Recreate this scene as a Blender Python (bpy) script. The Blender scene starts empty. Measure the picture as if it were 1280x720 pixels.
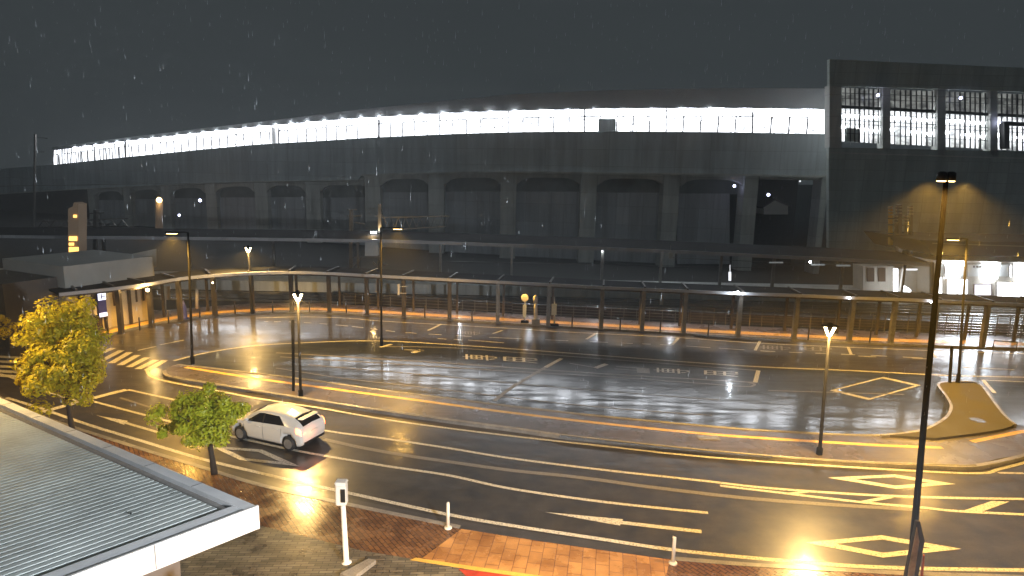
import bpy, bmesh, math, random
from mathutils import Vector, Matrix, noise
random.seed(7)
R = math.radians
sc = bpy.context.scene
COL = sc.collection

# ------------------------------------------------------------------ camera
H = 12.0; FPX = 800.0
PITCH = math.atan((360-217)/FPX); ROLL = 0.02
cam_d = bpy.data.cameras.new('camera'); cam = bpy.data.objects.new('camera', cam_d); COL.objects.link(cam)
cam_d.sensor_width = 36; cam_d.lens = 36*FPX/1280; cam_d.clip_end = 6000; cam_d.clip_start = .1
CM = Matrix.Rotation(math.pi/2-PITCH, 4, 'X') @ Matrix.Rotation(ROLL, 4, 'Z')
cam.matrix_world = Matrix.Translation((0, 0, H)) @ CM
sc.camera = cam
CR = CM.to_3x3()

# ------------------------------------------------------------------ sky, exposure
w = bpy.data.worlds.new('World'); sc.world = w; w.use_nodes = True
nt = w.node_tree; bg = nt.nodes['Background']
sky = nt.nodes.new('ShaderNodeTexSky'); sky.sky_type = 'NISHITA'; sky.sun_disc = False
sky.sun_elevation = R(-6); sky.sun_rotation = R(200)
mixw = nt.nodes.new('ShaderNodeMix'); mixw.data_type = 'RGBA'; mixw.inputs['Factor'].default_value = .93
mixw.inputs['B'].default_value = (.25, .305, .33, 1)          # low rain cloud lit by the town
nt.links.new(sky.outputs['Color'], mixw.inputs['A']); nt.links.new(mixw.outputs['Result'], bg.inputs['Color'])
bg.inputs['Strength'].default_value = .125
sc.view_settings.view_transform = 'Standard'; sc.view_settings.look = 'None'
sc.view_settings.exposure = 0.3; sc.view_settings.gamma = 1.0
sc.cycles.use_denoising = True
sc.cycles.sample_clamp_indirect = 4.0; sc.cycles.sample_clamp_direct = 0
sc.cycles.max_bounces = 6; sc.cycles.volume_bounces = 0; sc.cycles.transparent_max_bounces = 8
sc.cycles.caustics_reflective = False; sc.cycles.caustics_refractive = False
SODIUM = (1.0, .54, .09); WARM = (1.0, .62, .20); COOL = (.80, .90, 1.0)
P_V, P_TALL, P_ARM, P_FLOOD = 4200, 9500, 6000, 21000

# ------------------------------------------------------------------ pixel <-> world
def ray(px, py):
    return CR @ Vector(((px-640)/FPX, -(py-360)/FPX, -1))
def G(px, py, z=0.0):
    d = ray(px, py); t = (z-H)/d.z
    return Vector((d.x*t, d.y*t, z))
def D(px, py, y):
    d = ray(px, py); t = y/d.y
    return Vector((d.x*t, y, H+d.z*t))
def lerp_list(tab, x):
    if x <= tab[0][0]: return tab[0][1]
    for (a, va), (b, vb) in zip(tab, tab[1:]):
        if x <= b: return va+(vb-va)*(x-a)/(b-a)
    return tab[-1][1]
def smooth(pts, n=6):
    out = []
    P = [pts[0]]+list(pts)+[pts[-1]]
    for i in range(1, len(P)-2):
        p0, p1, p2, p3 = [Vector(q[:2]) for q in P[i-1:i+3]]
        for k in range(n):
            t = k/n
            out.append(.5*((2*p1)+(p2-p0)*t+(2*p0-5*p1+4*p2-p3)*t*t+(3*p1-p0-3*p2+p3)*t**3))
    out.append(Vector(P[-2][:2])); return out

# ------------------------------------------------------------------ materials
M = {}
def newmat(name):
    m = bpy.data.materials.new(name); m.use_nodes = True; M[name] = m
    return m, m.node_tree, m.node_tree.nodes['Principled BSDF']
def N(nt, t, **kw):
    n = nt.nodes.new(t)
    for k, v in kw.items():
        if hasattr(n, k): setattr(n, k, v)
        else: n.inputs[k.replace('_', ' ')].default_value = v
    return n
def coords(nt, scale=(1, 1, 1), rot=0):
    tc = N(nt, 'ShaderNodeTexCoord'); mp = N(nt, 'ShaderNodeMapping')
    mp.inputs['Scale'].default_value = scale; mp.inputs['Rotation'].default_value = (0, 0, rot)
    nt.links.new(tc.outputs['Object'], mp.inputs['Vector']); return mp.outputs['Vector']
def ramp(nt, src, a, b, c0, c1):
    r = N(nt, 'ShaderNodeValToRGB'); e = r.color_ramp.elements
    e[0].position = a; e[1].position = b; e[0].color = (*c0, 1); e[1].color = (*c1, 1)
    nt.links.new(src, r.inputs['Fac']); return r.outputs['Color']
def mrange(nt, src, a, b, c, d):
    r = N(nt, 'ShaderNodeMapRange'); r.inputs[1].default_value = a; r.inputs[2].default_value = b
    r.inputs[3].default_value = c; r.inputs[4].default_value = d; nt.links.new(src, r.inputs[0]); return r.outputs[0]
def fnoise(nt, vec, scale, detail=4, rough=.6):
    n = N(nt, 'ShaderNodeTexNoise'); n.inputs['Scale'].default_value = scale; n.inputs['Detail'].default_value = detail
    n.inputs['Roughness'].default_value = rough
    if vec is not None: nt.links.new(vec, n.inputs['Vector'])
    return n.outputs['Fac']
def bump(nt, p, h, strength, dist=.02, prev=None):
    b = N(nt, 'ShaderNodeBump'); b.inputs['Strength'].default_value = strength; b.inputs['Distance'].default_value = dist
    nt.links.new(h, b.inputs['Height'])
    if prev is not None: nt.links.new(prev, b.inputs['Normal'])
    nt.links.new(b.outputs['Normal'], p.inputs['Normal']); return b.outputs['Normal']
def plain(name, col, rough=.5, metal=0, var=.25, scale=3.0, bmp=0.0):
    m, nt, p = newmat(name)
    v = coords(nt); f = fnoise(nt, v, scale)
    c0 = tuple(x*(1-var) for x in col); c1 = tuple(min(1, x*(1+var)) for x in col)
    nt.links.new(ramp(nt, f, .3, .7, c0, c1), p.inputs['Base Color'])
    nt.links.new(mrange(nt, f, .3, .7, rough*.8, min(1, rough*1.2)), p.inputs['Roughness'])
    p.inputs['Metallic'].default_value = metal
    if bmp: bump(nt, p, fnoise(nt, v, scale*8), bmp)
    return m
def emit(name, col, s, base=(.5, .5, .5)):
    m, nt, p = newmat(name)
    p.inputs['Base Color'].default_value = (*base, 1)
    p.inputs['Emission Color'].default_value = (*col, 1); p.inputs['Emission Strength'].default_value = s
    return m
def wet(name, c0, c1, r0, r1, rscale=.25, spec=.5, stretch=(1, 1, 1), rot=0, bstr=.12, rip=.05, film=.45, glit=.12):
    m, nt, p = newmat(name)
    v = coords(nt, stretch, rot); v1 = coords(nt)
    f = fnoise(nt, v, rscale, 5, .62); fine = fnoise(nt, v1, 26, 3); med = fnoise(nt, v1, 1.3, 5)
    mx = N(nt, 'ShaderNodeMath', operation='MULTIPLY'); nt.links.new(fine, mx.inputs[0]); nt.links.new(med, mx.inputs[1])
    nt.links.new(ramp(nt, mx.outputs[0], .15, .38, c0, c1), p.inputs['Base Color'])
    p.inputs['Roughness'].default_value = .40; p.inputs['Specular IOR Level'].default_value = spec
    nt.links.new(mrange(nt, f, .38, .62, r0, r1), p.inputs['Coat Roughness'])
    v2 = coords(nt, (.28, 1.6, 1), rot); g = fnoise(nt, v2, 1.1, 6, .68)
    nt.links.new(mrange(nt, g, .40, .56, film, 1.0), p.inputs['Coat Weight']); p.inputs['Coat IOR'].default_value = 1.38
    bump(nt, p, fine, bstr*3, .012)
    h2 = N(nt, 'ShaderNodeBump'); h2.inputs['Strength'].default_value = rip; h2.inputs['Distance'].default_value = .05
    nt.links.new(fnoise(nt, v1, 3.0, 4), h2.inputs['Height'])
    h3 = N(nt, 'ShaderNodeBump'); h3.inputs['Strength'].default_value = glit; h3.inputs['Distance'].default_value = .012
    nt.links.new(fnoise(nt, v1, 18, 2), h3.inputs['Height']); nt.links.new(h2.outputs['Normal'], h3.inputs['Normal']); nt.links.new(h3.outputs['Normal'], p.inputs['Coat Normal'])
    return m
ROADROT = 0.0
wet('asphalt', (.013, .011, .009), (.058, .048, .036), .05, .22, .22, spec=.40, stretch=(1, 2.2, 1), rot=R(8), film=.2, glit=.40)
wet('asphalt_pool', (.010, .012, .014), (.034, .037, .040), .03, .15, .8, spec=.25, stretch=(.35, 2.6, 1), rot=R(9), bstr=.05, rip=.08, film=.04, glit=.05)
wet('asphalt_far', (.020, .016, .013), (.060, .048, .036), .05, .2, .2, stretch=(.6, 2, 1), rot=R(5), bstr=.06, rip=.04, film=.35)
wet('puddle', (.02, .02, .02), (.03, .03, .03), .02, .05, .5, bstr=.05, rip=.9, film=1.0)
wet('island_paving', (.045, .034, .026), (.10, .075, .055), .16, .34, .4)
plain('island_green', (.075, .065, .03), .75, 0, .25, 1.2, .3)
wet('concrete_kerb', (.16, .15, .14), (.32, .30, .27), .18, .4, .8)
wet('wet_nose', (.20, .19, .18), (.34, .32, .29), .06, .3, .9, bstr=.1)
wet('gutter_stone', (.03, .028, .025), (.07, .06, .055), .12, .3, .5)
plain('dark_ground', (.03, .03, .026), .9, 0, .5, .6, .6)
wet('soil', (.012, .010, .008), (.03, .024, .018), .3, .7, .5, bstr=.8)
wet('tactile', (.60, .36, .05), (.85, .55, .10), .25, .5, 1.0)
wet('far_paving', (.10, .065, .045), (.19, .12, .08), .18, .4, .4)
def brick(name, c1, c2, mortar, bw, bh, rot, r0, r1, ms=.012, off=.5, bs=.35):
    m, nt, p = newmat(name); v = coords(nt, (1, 1, 1), rot)
    b = N(nt, 'ShaderNodeTexBrick'); b.offset = off
    b.inputs['Color1'].default_value = (*c1, 1); b.inputs['Color2'].default_value = (*c2, 1); b.inputs['Mortar'].default_value = (*mortar, 1)
    b.inputs['Scale'].default_value = 1; b.inputs['Brick Width'].default_value = bw; b.inputs['Row Height'].default_value = bh
    b.inputs['Mortar Size'].default_value = ms; b.inputs['Mortar Smooth'].default_value = .3; b.inputs['Bias'].default_value = 0
    nt.links.new(v, b.inputs['Vector'])
    v1 = coords(nt); f = fnoise(nt, v1, .9, 5)
    mix = N(nt, 'ShaderNodeMix', data_type='RGBA', blend_type='MULTIPLY'); mix.inputs['Factor'].default_value = 1
    nt.links.new(b.outputs['Color'], mix.inputs['A']); nt.links.new(ramp(nt, f, .3, .7, (.55, .5, .5), (1.1, 1.1, 1.1)), mix.inputs['B'])
    nt.links.new(mix.outputs['Result'], p.inputs['Base Color'])
    nt.links.new(mrange(nt, f, .35, .65, r0, r1), p.inputs['Roughness'])
    h = bump(nt, p, fnoise(nt, v1, 9, 4), .35, .012)
    b2 = N(nt, 'ShaderNodeBump'); b2.invert = True; b2.inputs['Strength'].default_value = bs; b2.inputs['Distance'].default_value = .015
    nt.links.new(b.outputs['Fac'], b2.inputs['Height']); nt.links.new(h, b2.inputs['Normal']); nt.links.new(b2.outputs['Normal'], p.inputs['Normal'])
    return m
k0, k1 = G(575, 658), G(1130, 716)
KROT = -math.atan2(k1.y-k0.y, k1.x-k0.x)
brick('brown_brick', (.25, .125, .045), (.16, .08, .03), (.02, .012, .008), .30, .15, KROT+R(45), .14, .34)
brick('orange_tile', (.55, .29, .09), (.40, .20, .06), (.22, .10, .035), .62, .42, KROT+R(90), .2, .4, .014)
brick('grey_brick', (.22, .20, .15), (.10, .095, .07), (.02, .02, .018), .42, .12, KROT+R(-12), .22, .5)
def paintmat(name, col):
    m, nt, p = newmat(name); v = coords(nt)
    f = fnoise(nt, v, 14, 6, .7)
    nt.links.new(ramp(nt, f, .36, .50, (.10, .09, .08), col), p.inputs['Base Color'])
    p.inputs['Roughness'].default_value = .32
    bump(nt, p, fnoise(nt, v, 40, 2), .2, .01)
paintmat('road_paint', (.64, .62, .54))
paintmat('faded_paint', (.20, .19, .17))
plain('white_metal', (.78, .78, .76), .35, 0, .06, 2)
plain('roof_metal', (.52, .57, .55), .62, 0, .22, .7)
plain('roof_trim', (.84, .86, .87), .5, 0, .12, 1.2)
plain('dark_pole', (.0018, .0015, .0015), .8, 0, .2)
M['dark_pole'].node_tree.nodes['Principled BSDF'].inputs['Specular IOR Level'].default_value = .08
m, nt, p = newmat('black_pole'); df = N(nt, 'ShaderNodeBsdfDiffuse'); df.inputs['Color'].default_value = (.0004, .0003, .0003, 1)
nt.links.new(df.outputs[0], nt.nodes['Material Output'].inputs['Surface'])
def wallmat(name, col, rough=.75, pw=3.0, ph=1.5):
    m, nt, p = newmat(name); tc = N(nt, 'ShaderNodeTexCoord'); sx = N(nt, 'ShaderNodeSeparateXYZ'); cx = N(nt, 'ShaderNodeCombineXYZ')
    nt.links.new(tc.outputs['Object'], sx.inputs[0]); nt.links.new(sx.outputs['X'], cx.inputs['X']); nt.links.new(sx.outputs['Z'], cx.inputs['Y'])
    b = N(nt, 'ShaderNodeTexBrick'); b.offset = 0; b.inputs['Scale'].default_value = 1; b.inputs['Brick Width'].default_value = pw; b.inputs['Row Height'].default_value = ph
    b.inputs['Mortar Size'].default_value = .035; b.inputs['Color1'].default_value = (1, 1, 1, 1); b.inputs['Color2'].default_value = (.86, .86, .86, 1); b.inputs['Mortar'].default_value = (.72, .72, .72, 1)
    nt.links.new(cx.outputs[0], b.inputs['Vector'])
    f = fnoise(nt, coords(nt, (.9, .9, .07)), .8, 6, .7)
    st = ramp(nt, f, .3, .7, tuple(c*.74 for c in col), tuple(min(1, c*1.2) for c in col))
    mx = N(nt, 'ShaderNodeMix', data_type='RGBA', blend_type='MULTIPLY'); mx.inputs['Factor'].default_value = 1
    nt.links.new(st, mx.inputs['A']); nt.links.new(b.outputs['Color'], mx.inputs['B']); nt.links.new(mx.outputs['Result'], p.inputs['Base Color'])
    p.inputs['Roughness'].default_value = rough
plain('grey_steel', (.20, .19, .175), .35, .5, .2)
plain('brown_steel', (.085, .07, .055), .35, .4, .2)
plain('glossy_edge', (.42, .40, .37), .16, .6, .15)
plain('edge_paint', (.60, .60, .62), .25, 0, .12, .3)
wallmat('viaduct_concrete', (.64, .65, .61), .8, 40, 2.4)
plain('opening_shade', (.28, .31, .31), .8, 0, .3, .3)  # tone stands for the shade inside the arch openings
wallmat('viaduct_wall', (.58, .64, .66), .75, 4.2, 2.2)
plain('fascia_grey', (.70, .72, .75), .6, 0, .08, .2)
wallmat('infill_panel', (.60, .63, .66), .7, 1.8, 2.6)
wallmat('station_dark', (.48, .54, .50), .7, 2.4, 1.2)
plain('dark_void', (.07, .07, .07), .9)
plain('platform_roof', (.032, .032, .032), .85, 0, .3, .5)
M['platform_roof'].node_tree.nodes['Principled BSDF'].inputs['Specular IOR Level'].default_value = .15
plain('beige_wall', (.55, .48, .36), .6, 0, .12, .8)
plain('pale_wall', (.56, .53, .47), .6, 0, .12, .5)
plain('grey_wall', (.14, .12, .105), .6, 0, .15, .5)
plain('slot_dark', (.05, .03, .02), .6)
plain('bark', (.06, .045, .03), .8, 0, .4, 9, .5)
plain('tyre', (.02, .02, .02), .7, 0, .2)
plain('rim', (.42, .41, .40), .35, .6, .15)
plain('black_plastic', (.015, .015, .015), .35)
plain('white_plastic', (.75, .72, .66), .4, 0, .05)
plain('red_tile', (.45, .05, .02), .35, 0, .3, 3)
plain('plate', (.7, .72, .65), .4, 0, .05)
plain('sign_blue', (.05, .06, .30), .4)
plain('sign_panel', (.42, .38, .30), .4, 0, .5, 2.4)
plain('orange_sheet', (.7, .16, .03), .5)
m, nt, p = newmat('car_paint'); p.inputs['Base Color'].default_value = (.84, .82, .77, 1); p.inputs['Roughness'].default_value = .22
p.inputs['Coat Weight'].default_value = .6
bump(nt, p, fnoise(nt, coords(nt), 45, 2), .12, .004)       # rain beads
m, nt, p = newmat('car_glass'); p.inputs['Base Color'].default_value = (.012, .010, .009, 1); p.inputs['Roughness'].default_value = .06
bump(nt, p, fnoise(nt, coords(nt), 60, 2), .15, .004)
m, nt, p = newmat('clear_glass')
gt = N(nt, 'ShaderNodeBsdfTransparent'); gl = N(nt, 'ShaderNodeBsdfGlossy'); gl.inputs['Roughness'].default_value = .05
mxs = N(nt, 'ShaderNodeMixShader'); mxs.inputs[0].default_value = .08
nt.links.new(gt.outputs[0], mxs.inputs[1]); nt.links.new(gl.outputs[0], mxs.inputs[2])
nt.links.new(mxs.outputs[0], nt.nodes['Material Output'].inputs['Surface'])
emit('lamp_warm', (1, .80, .45), 14); emit('lamp_sodium', (1, .62, .22), 14); emit('lamp_cool', (.88, .93, 1), 26)
emit('lamp_blue', (.62, .66, 1), 9); emit('window_white', (.93, .96, 1.0), 5.5); emit('window_violet', (.90, .86, 1.0), 1.6)
emit('panel_white', (.93, .96, 1.0), 1.0); emit('amber_window', (1, .52, .12), 2.2); emit('tail_red', (1, .16, .04), 9); emit('head_white', (1, .9, .75), 3)
emit('interior_grey', (.75, .83, .85), .16, (.5, .52, .52)); emit('panel_warm', (1, .6, .25), .8); emit('sign_lit', (.85, .88, 1), 1.6); emit('painted_glow', (.62, .42, .27), .07, (.3, .24, .18))
def litglass(name, kind):
    m, nt, p = newmat(name); p.inputs['Base Color'].default_value = (.3, .3, .3, 1); p.inputs['Roughness'].default_value = .2
    p.inputs['Emission Color'].default_value = (.90, .94, 1, 1)
    if kind == 'clear':
        v = coords(nt, (1.6, 1.6, 1.3)); f = fnoise(nt, v, 1.9, 3, .6)
        a = mrange(nt, f, .36, .46, .55, 3.4); nt.links.new(a, p.inputs['Emission Strength'])
    elif kind == 'louvre':
        v = coords(nt, (2.4, 2.4, .02)); f = fnoise(nt, v, 1.0, 2, .5)
        a = mrange(nt, f, .42, .56, .3, 3.0); nt.links.new(a, p.inputs['Emission Strength'])
    else:
        v = coords(nt, (1, 1, 2.6)); f = fnoise(nt, v, .8, 4, .7); p.inputs['Emission Color'].default_value = (.90, .94, .88, 1)
        a = mrange(nt, f, .40, .60, .03, .22 if kind == 'dim' else .7); nt.links.new(a, p.inputs['Emission Strength'])
litglass('glass_band', 'clear'); litglass('glass_louvre', 'louvre'); litglass('glass_hall', 'hall'); litglass('glass_dim', 'dim')
def leafmat(name, c0, c1):
    m, nt, p = newmat(name)
    gi = N(nt, 'ShaderNodeNewGeometry')
    nt.links.new(ramp(nt, gi.outputs['Random Per Island'], .1, .9, c0, c1), p.inputs['Base Color'])
    p.inputs['Roughness'].default_value = .4
    p.inputs['Subsurface Weight'].default_value = 0
    tr = N(nt, 'ShaderNodeBsdfTranslucent'); tr.inputs['Color'].default_value = (c1[0]*1.1, c1[1]*1.1, c1[2], 1)
    mx = N(nt, 'ShaderNodeMixShader'); mx.inputs[0].default_value = .3
    nt.links.new(p.outputs[0], mx.inputs[1]); nt.links.new(tr.outputs[0], mx.inputs[2])
    nt.links.new(mx.outputs[0], nt.nodes['Material Output'].inputs['Surface'])
leafmat('leaf_yellow', (.36, .33, .012), (.74, .62, .03)); leafmat('leaf_green', (.36, .42, .02), (.70, .70, .05))
leafmat('leaf_dark', (.02, .03, .012), (.05, .06, .02))

# ------------------------------------------------------------------ mesh helpers
def link(name, bm, mat, parent=None, sm=False):
    me = bpy.data.meshes.new(name)
    bmesh.ops.recalc_face_normals(bm, faces=bm.faces)
    bm.to_mesh(me); bm.free()
    for mm in (mat if isinstance(mat, (list, tuple)) else [mat]): me.materials.append(M[mm])
    if sm:
        for f in me.polygons: f.use_smooth = True
    o = bpy.data.objects.new(name, me); COL.objects.link(o)
    if parent is not None:
        o.parent = parent; o.matrix_parent_inverse = Matrix.Translation(parent.location).inverted() if parent.type == 'EMPTY' else Matrix()
        if parent.type != 'EMPTY': o.matrix_parent_inverse = Matrix()
    return o
def tag(o, label=None, cat=None, group=None, kind=None):
    if label: o['label'] = label
    if cat: o['category'] = cat
    if group: o['group'] = group
    if kind: o['kind'] = kind
    return o
def thing(name, loc, label, cat, group=None):
    o = bpy.data.objects.new(name, None); COL.objects.link(o); o.location = loc; o.empty_display_size = .3
    return tag(o, label, cat, group)
def struct(o): o['kind'] = 'structure'; return o
def NB(): return bmesh.new()
def box(bm, x0, x1, y0, y1, z0, z1, mtx=None):
    vs = [bm.verts.new(Vector(c) if mtx is None else mtx @ Vector(c)) for c in
          ((x0,y0,z0),(x1,y0,z0),(x1,y1,z0),(x0,y1,z0),(x0,y0,z1),(x1,y0,z1),(x1,y1,z1),(x0,y1,z1))]
    for f in ((0,1,2,3),(4,5,6,7),(0,1,5,4),(1,2,6,5),(2,3,7,6),(3,0,4,7)): bm.faces.new([vs[i] for i in f])
def bar(bm, a, b, wx, wy=None):
    """square-section bar between two points"""
    a, b = Vector(a), Vector(b); wy = wy or wx; d = (b-a).normalized()
    up = Vector((0,0,1)) if abs(d.z) < .9 else Vector((0,1,0))
    s = d.cross(up).normalized(); t = s.cross(d).normalized()
    va = [bm.verts.new(a+s*i*wx/2+t*j*wy/2) for i, j in ((-1,-1),(1,-1),(1,1),(-1,1))]
    vb = [bm.verts.new(b+s*i*wx/2+t*j*wy/2) for i, j in ((-1,-1),(1,-1),(1,1),(-1,1))]
    bm.faces.new(va); bm.faces.new(vb)
    for i in range(4): bm.faces.new((va[i], va[(i+1)%4], vb[(i+1)%4], vb[i]))
def tube(bm, pts, rad, n=10):
    pts = [Vector(p) for p in pts]; rad = rad if isinstance(rad, (list, tuple)) else [rad]*len(pts)
    rings = []
    for i, p in enumerate(pts):
        d = (pts[min(i+1, len(pts)-1)]-pts[max(i-1, 0)]).normalized()
        up = Vector((0,1,0)) if abs(d.z) > .7 else Vector((0,0,1))
        s = d.cross(up).normalized(); t = s.cross(d).normalized()
        rings.append([bm.verts.new(p+(s*math.cos(2*math.pi*k/n)+t*math.sin(2*math.pi*k/n))*rad[i]) for k in range(n)])
    for a, b in zip(rings, rings[1:]):
        for k in range(n): bm.faces.new((a[k], a[(k+1)%n], b[(k+1)%n], b[k]))
    bm.faces.new(rings[0]); bm.faces.new(rings[-1])
def pq(bm, pts, d, t=.3):
    """outline at real depth d (number or per point), pushed back by t metres"""
    ds = d if isinstance(d, (list, tuple)) else [d]*len(pts)
    f = [D(px, py, dd) for (px, py), dd in zip(pts, ds)]
    va = [bm.verts.new(v) for v in f]; vb = [bm.verts.new(v+Vector((0, t, 0))) for v in f]
    bm.faces.new(va); bm.faces.new(vb[::-1]); n = len(va)
    for i in range(n): bm.faces.new((va[i], va[(i+1)%n], vb[(i+1)%n], vb[i]))
def rect(bm, x0, y0, x1, y1, d, t=.3): pq(bm, [(x0,y0),(x1,y0),(x1,y1),(x0,y1)], d, t)
def poly(name, pts, z, mat, parent=None, depth=0):
    """horizontal polygon from pixels at height z, with a skirt of the given depth"""
    bm = NB(); vs = [bm.verts.new(p if isinstance(p, Vector) and len(p) == 3 else G(p[0], p[1], z)) for p in pts]
    f = bm.faces.new(vs)
    if depth:
        r = bmesh.ops.extrude_face_region(bm, geom=[f])
        for v in [g for g in r['geom'] if isinstance(g, bmesh.types.BMVert)]: v.co.z -= depth
    bmesh.ops.triangulate(bm, faces=[ff for ff in bm.faces if len(ff.verts) > 4])
    return link(name, bm, mat, parent)
def ribbon(bm, pts, wd, z, h=0.0):
    """strip along ground points; h>0 gives it a body down from z"""
    P = [Vector((p[0], p[1], z)) for p in pts]; L = []; Rr = []
    for i, p in enumerate(P):
        d = (P[min(i+1, len(P)-1)]-P[max(i-1, 0)]); d.normalize(); s = Vector((-d.y, d.x, 0))*wd/2
        L.append(p+s); Rr.append(p-s)
    l = [bm.verts.new(v) for v in L]; r = [bm.verts.new(v) for v in Rr]
    for i in range(len(P)-1): bm.faces.new((l[i], l[i+1], r[i+1], r[i]))
    if h:
        lb = [bm.verts.new(v-Vector((0,0,h))) for v in L]; rb = [bm.verts.new(v-Vector((0,0,h))) for v in Rr]
        for i in range(len(P)-1):
            bm.faces.new((l[i], l[i+1], lb[i+1], lb[i])); bm.faces.new((r[i], r[i+1], rb[i+1], rb[i]))
            bm.faces.new((lb[i], lb[i+1], rb[i+1], rb[i]))
        bm.faces.new((l[0], r[0], rb[0], lb[0])); bm.faces.new((l[-1], r[-1], rb[-1], lb[-1]))
def gl(pts, z=0.0, n=6):
    return [G(p.x, p.y, z) for p in (smooth(pts, n) if len(pts) > 2 else [Vector(q) for q in pts])]
def line(name, pts, wd, z=.008, mat='road_paint', h=0, n=6):
    bm = NB(); ribbon(bm, gl(pts, z, n), wd, z, h); return struct(link(name, bm, mat))
def light(kind, loc, energy, col, radius=.12, rot=None, spot=None, parent=None, name='lamp_light'):
    l = bpy.data.lights.new(name, kind); l.energy = energy; l.color = col
    if kind != 'AREA': l.shadow_soft_size = radius
    else: l.size = radius
    if spot: l.spot_size = R(spot); l.spot_blend = .6
    o = bpy.data.objects.new(name, l); COL.objects.link(o); o.location = loc
    if rot: o.rotation_euler = rot
    if parent is not None: o.parent = parent; o.matrix_parent_inverse = Matrix.Translation(parent.location).inverted()
    return o

# ================================================================== GROUND
bm = NB(); box(bm, -900, 900, -60, 1500, -1, -.012); struct(link('ground', bm, 'dark_ground'))
# carriageways as one wet asphalt sheet around and in front of the island
road_px = [(-260, 455), (-60, 425), (60, 400), (128, 424), (150, 416), (200, 405), (260, 397), (320, 393), (380, 391.5), (440, 394), (520, 398), (640, 406), (760, 413),
           (880, 420), (960, 424), (1100, 431), (1280, 437), (1500, 446), (1700, 560), (1700, 760), (1300, 740), (960, 712), (840, 703), (575, 663), (330, 612), (130, 552), (10, 508), (-200, 520)]
struct(poly('road', road_px, 0, 'asphalt'))
pool_top = [(217, 452), (260, 441), (320, 432), (400, 427), (460, 425.5), (520, 428), (640, 437), (760, 447), (880, 456), (960, 461), (1060, 465), (1130, 468), (1178, 471)]
pool_low = [(245, 458), (330, 468), (395, 476), (480, 488), (560, 498), (640, 508), (720, 517), (800, 525), (900, 534), (960, 538.5), (1060, 543.5), (1110, 543.5), (1150, 538), (1178, 524), (1187, 509), (1180, 492), (1173, 478)]
struct(poly('taxi_pool', [tuple(p) for p in smooth(pool_top, 3)] + [tuple(p) for p in smooth(pool_low, 3)][::-1], .004, 'asphalt_pool'))
far_road = [(200, 406), (260, 398.5), (320, 394.5), (380, 393), (440, 395.5), (520, 399.5), (640, 407.5), (760, 414.5), (880, 421.5), (960, 425.5), (1100, 432.5), (1280, 438.5), (1500, 448),
            (1500, 478), (1280, 469), (1100, 464), (960, 457), (880, 452), (760, 443), (640, 433), (520, 424), (460, 421), (400, 423), (320, 428), (260, 437), (215, 440)]
struct(poly('far_road', far_road, .003, 'asphalt_far'))
# right-hand bay beyond the green island
struct(poly('bay_road', [(1229, 474), (1500, 484), (1500, 560), (1290, 534), (1268, 530), (1248, 505)], .004, 'asphalt_pool'))

# median island (raised footway)
isl_top = [(205, 463), (222, 455), (245, 458.5)] + pool_low[1:13]
isl_low = [(1170, 549), (1240, 541), (1300, 533), (1500, 545), (1500, 560), (1290, 566), (1220, 581), (1160, 580), (1060, 576), (960, 569), (900, 564), (850, 559), (760, 549.5), (700, 542.5), (640, 534), (560, 523.5), (450, 508), (350, 492), (280, 481), (215, 470)]
ZI = .16
island = [G(p.x, p.y, ZI) for p in smooth(isl_top, 3)] + [G(p.x, p.y, ZI) for p in smooth(isl_low, 2)]
struct(poly('island_pavement', island, ZI, 'island_paving', None, .2))
line('kerb', [(205, 463), (215, 470.5), (280, 481.5), (350, 492.5), (450, 508.5), (560, 524), (640, 534.5), (700, 543), (760, 550), (850, 559.5), (960, 569.5), (1060, 576.5), (1160, 580.5), (1220, 581.5), (1290, 566.5)], .22, ZI+.012, 'concrete_kerb', .2)
line('kerb', [(222, 455.5)]+pool_low[:13], .16, ZI+.012, 'concrete_kerb', .2)
line('gutter', [(190, 472), (215, 477), (280, 487.5), (350, 498.5), (450, 514.5), (560, 530.5), (640, 541), (700, 549.5), (760, 556.5), (850, 566.5), (960, 576), (1060, 583), (1160, 587.5), (1225, 587), (1300, 568)], .5, .005, 'gutter_stone')
line('tactile_strip', [(232, 459), (320, 473), (400, 484), (520, 500), (640, 516), (760, 530), (880, 542), (960, 548), (1100, 556.5), (1178, 559.5)], .28, ZI+.004, 'tactile')
line('tactile_strip', [(1215, 552), (1250, 545), (1300, 537), (1400, 537)], .28, ZI+.006, 'tactile')
# green painted raised end of the island
grn = [(1102, 543), (1150, 537.5), (1180, 523), (1189, 509), (1183, 495), (1173, 480), (1185, 476.5), (1215, 476), (1228, 483), (1240, 500), (1255, 519), (1268, 530), (1240, 538.5), (1170, 547.5)]
ZG = .26
grn_s = smooth(grn, 3)
struct(poly('planted_island', [G(p.x, p.y, ZG) for p in grn_s], ZG, 'island_green', None, .3))
line('kerb', [(1102, 543.5), (1150, 538), (1180, 523.5), (1189, 509), (1183, 495), (1173, 480.5), (1185, 477), (1215, 476.5), (1229, 483.5), (1241, 500), (1256, 519), (1269, 530)], .14, ZG+.01, 'concrete_kerb', .26)
bm = NB(); c = G(1222, 525, ZG+.008)
vs = [bm.verts.new(c+Vector((math.cos(a*math.pi/12)*.34, math.sin(a*math.pi/12)*.34, 0))) for a in range(24)]; bm.faces.new(vs)
tag(link('manhole_cover', bm, 'gutter_stone'), 'round dark manhole cover set in the khaki island beside the tall lamp post', 'manhole cover')
bm = NB(); c = G(885, 547, ZI+.02); box(bm, c.x-.5, c.x+.5, c.y-.22, c.y+.22, c.z-.1, c.z+.012)
for i in range(7): box(bm, c.x-.44+i*.14, c.x-.38+i*.14, c.y-.17, c.y+.17, c.z+.012, c.z+.022)
tag(link('drain_grate', bm, 'glossy_edge'), 'pale rectangular metal grate lying in the brown median footway', 'drain grate')

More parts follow.
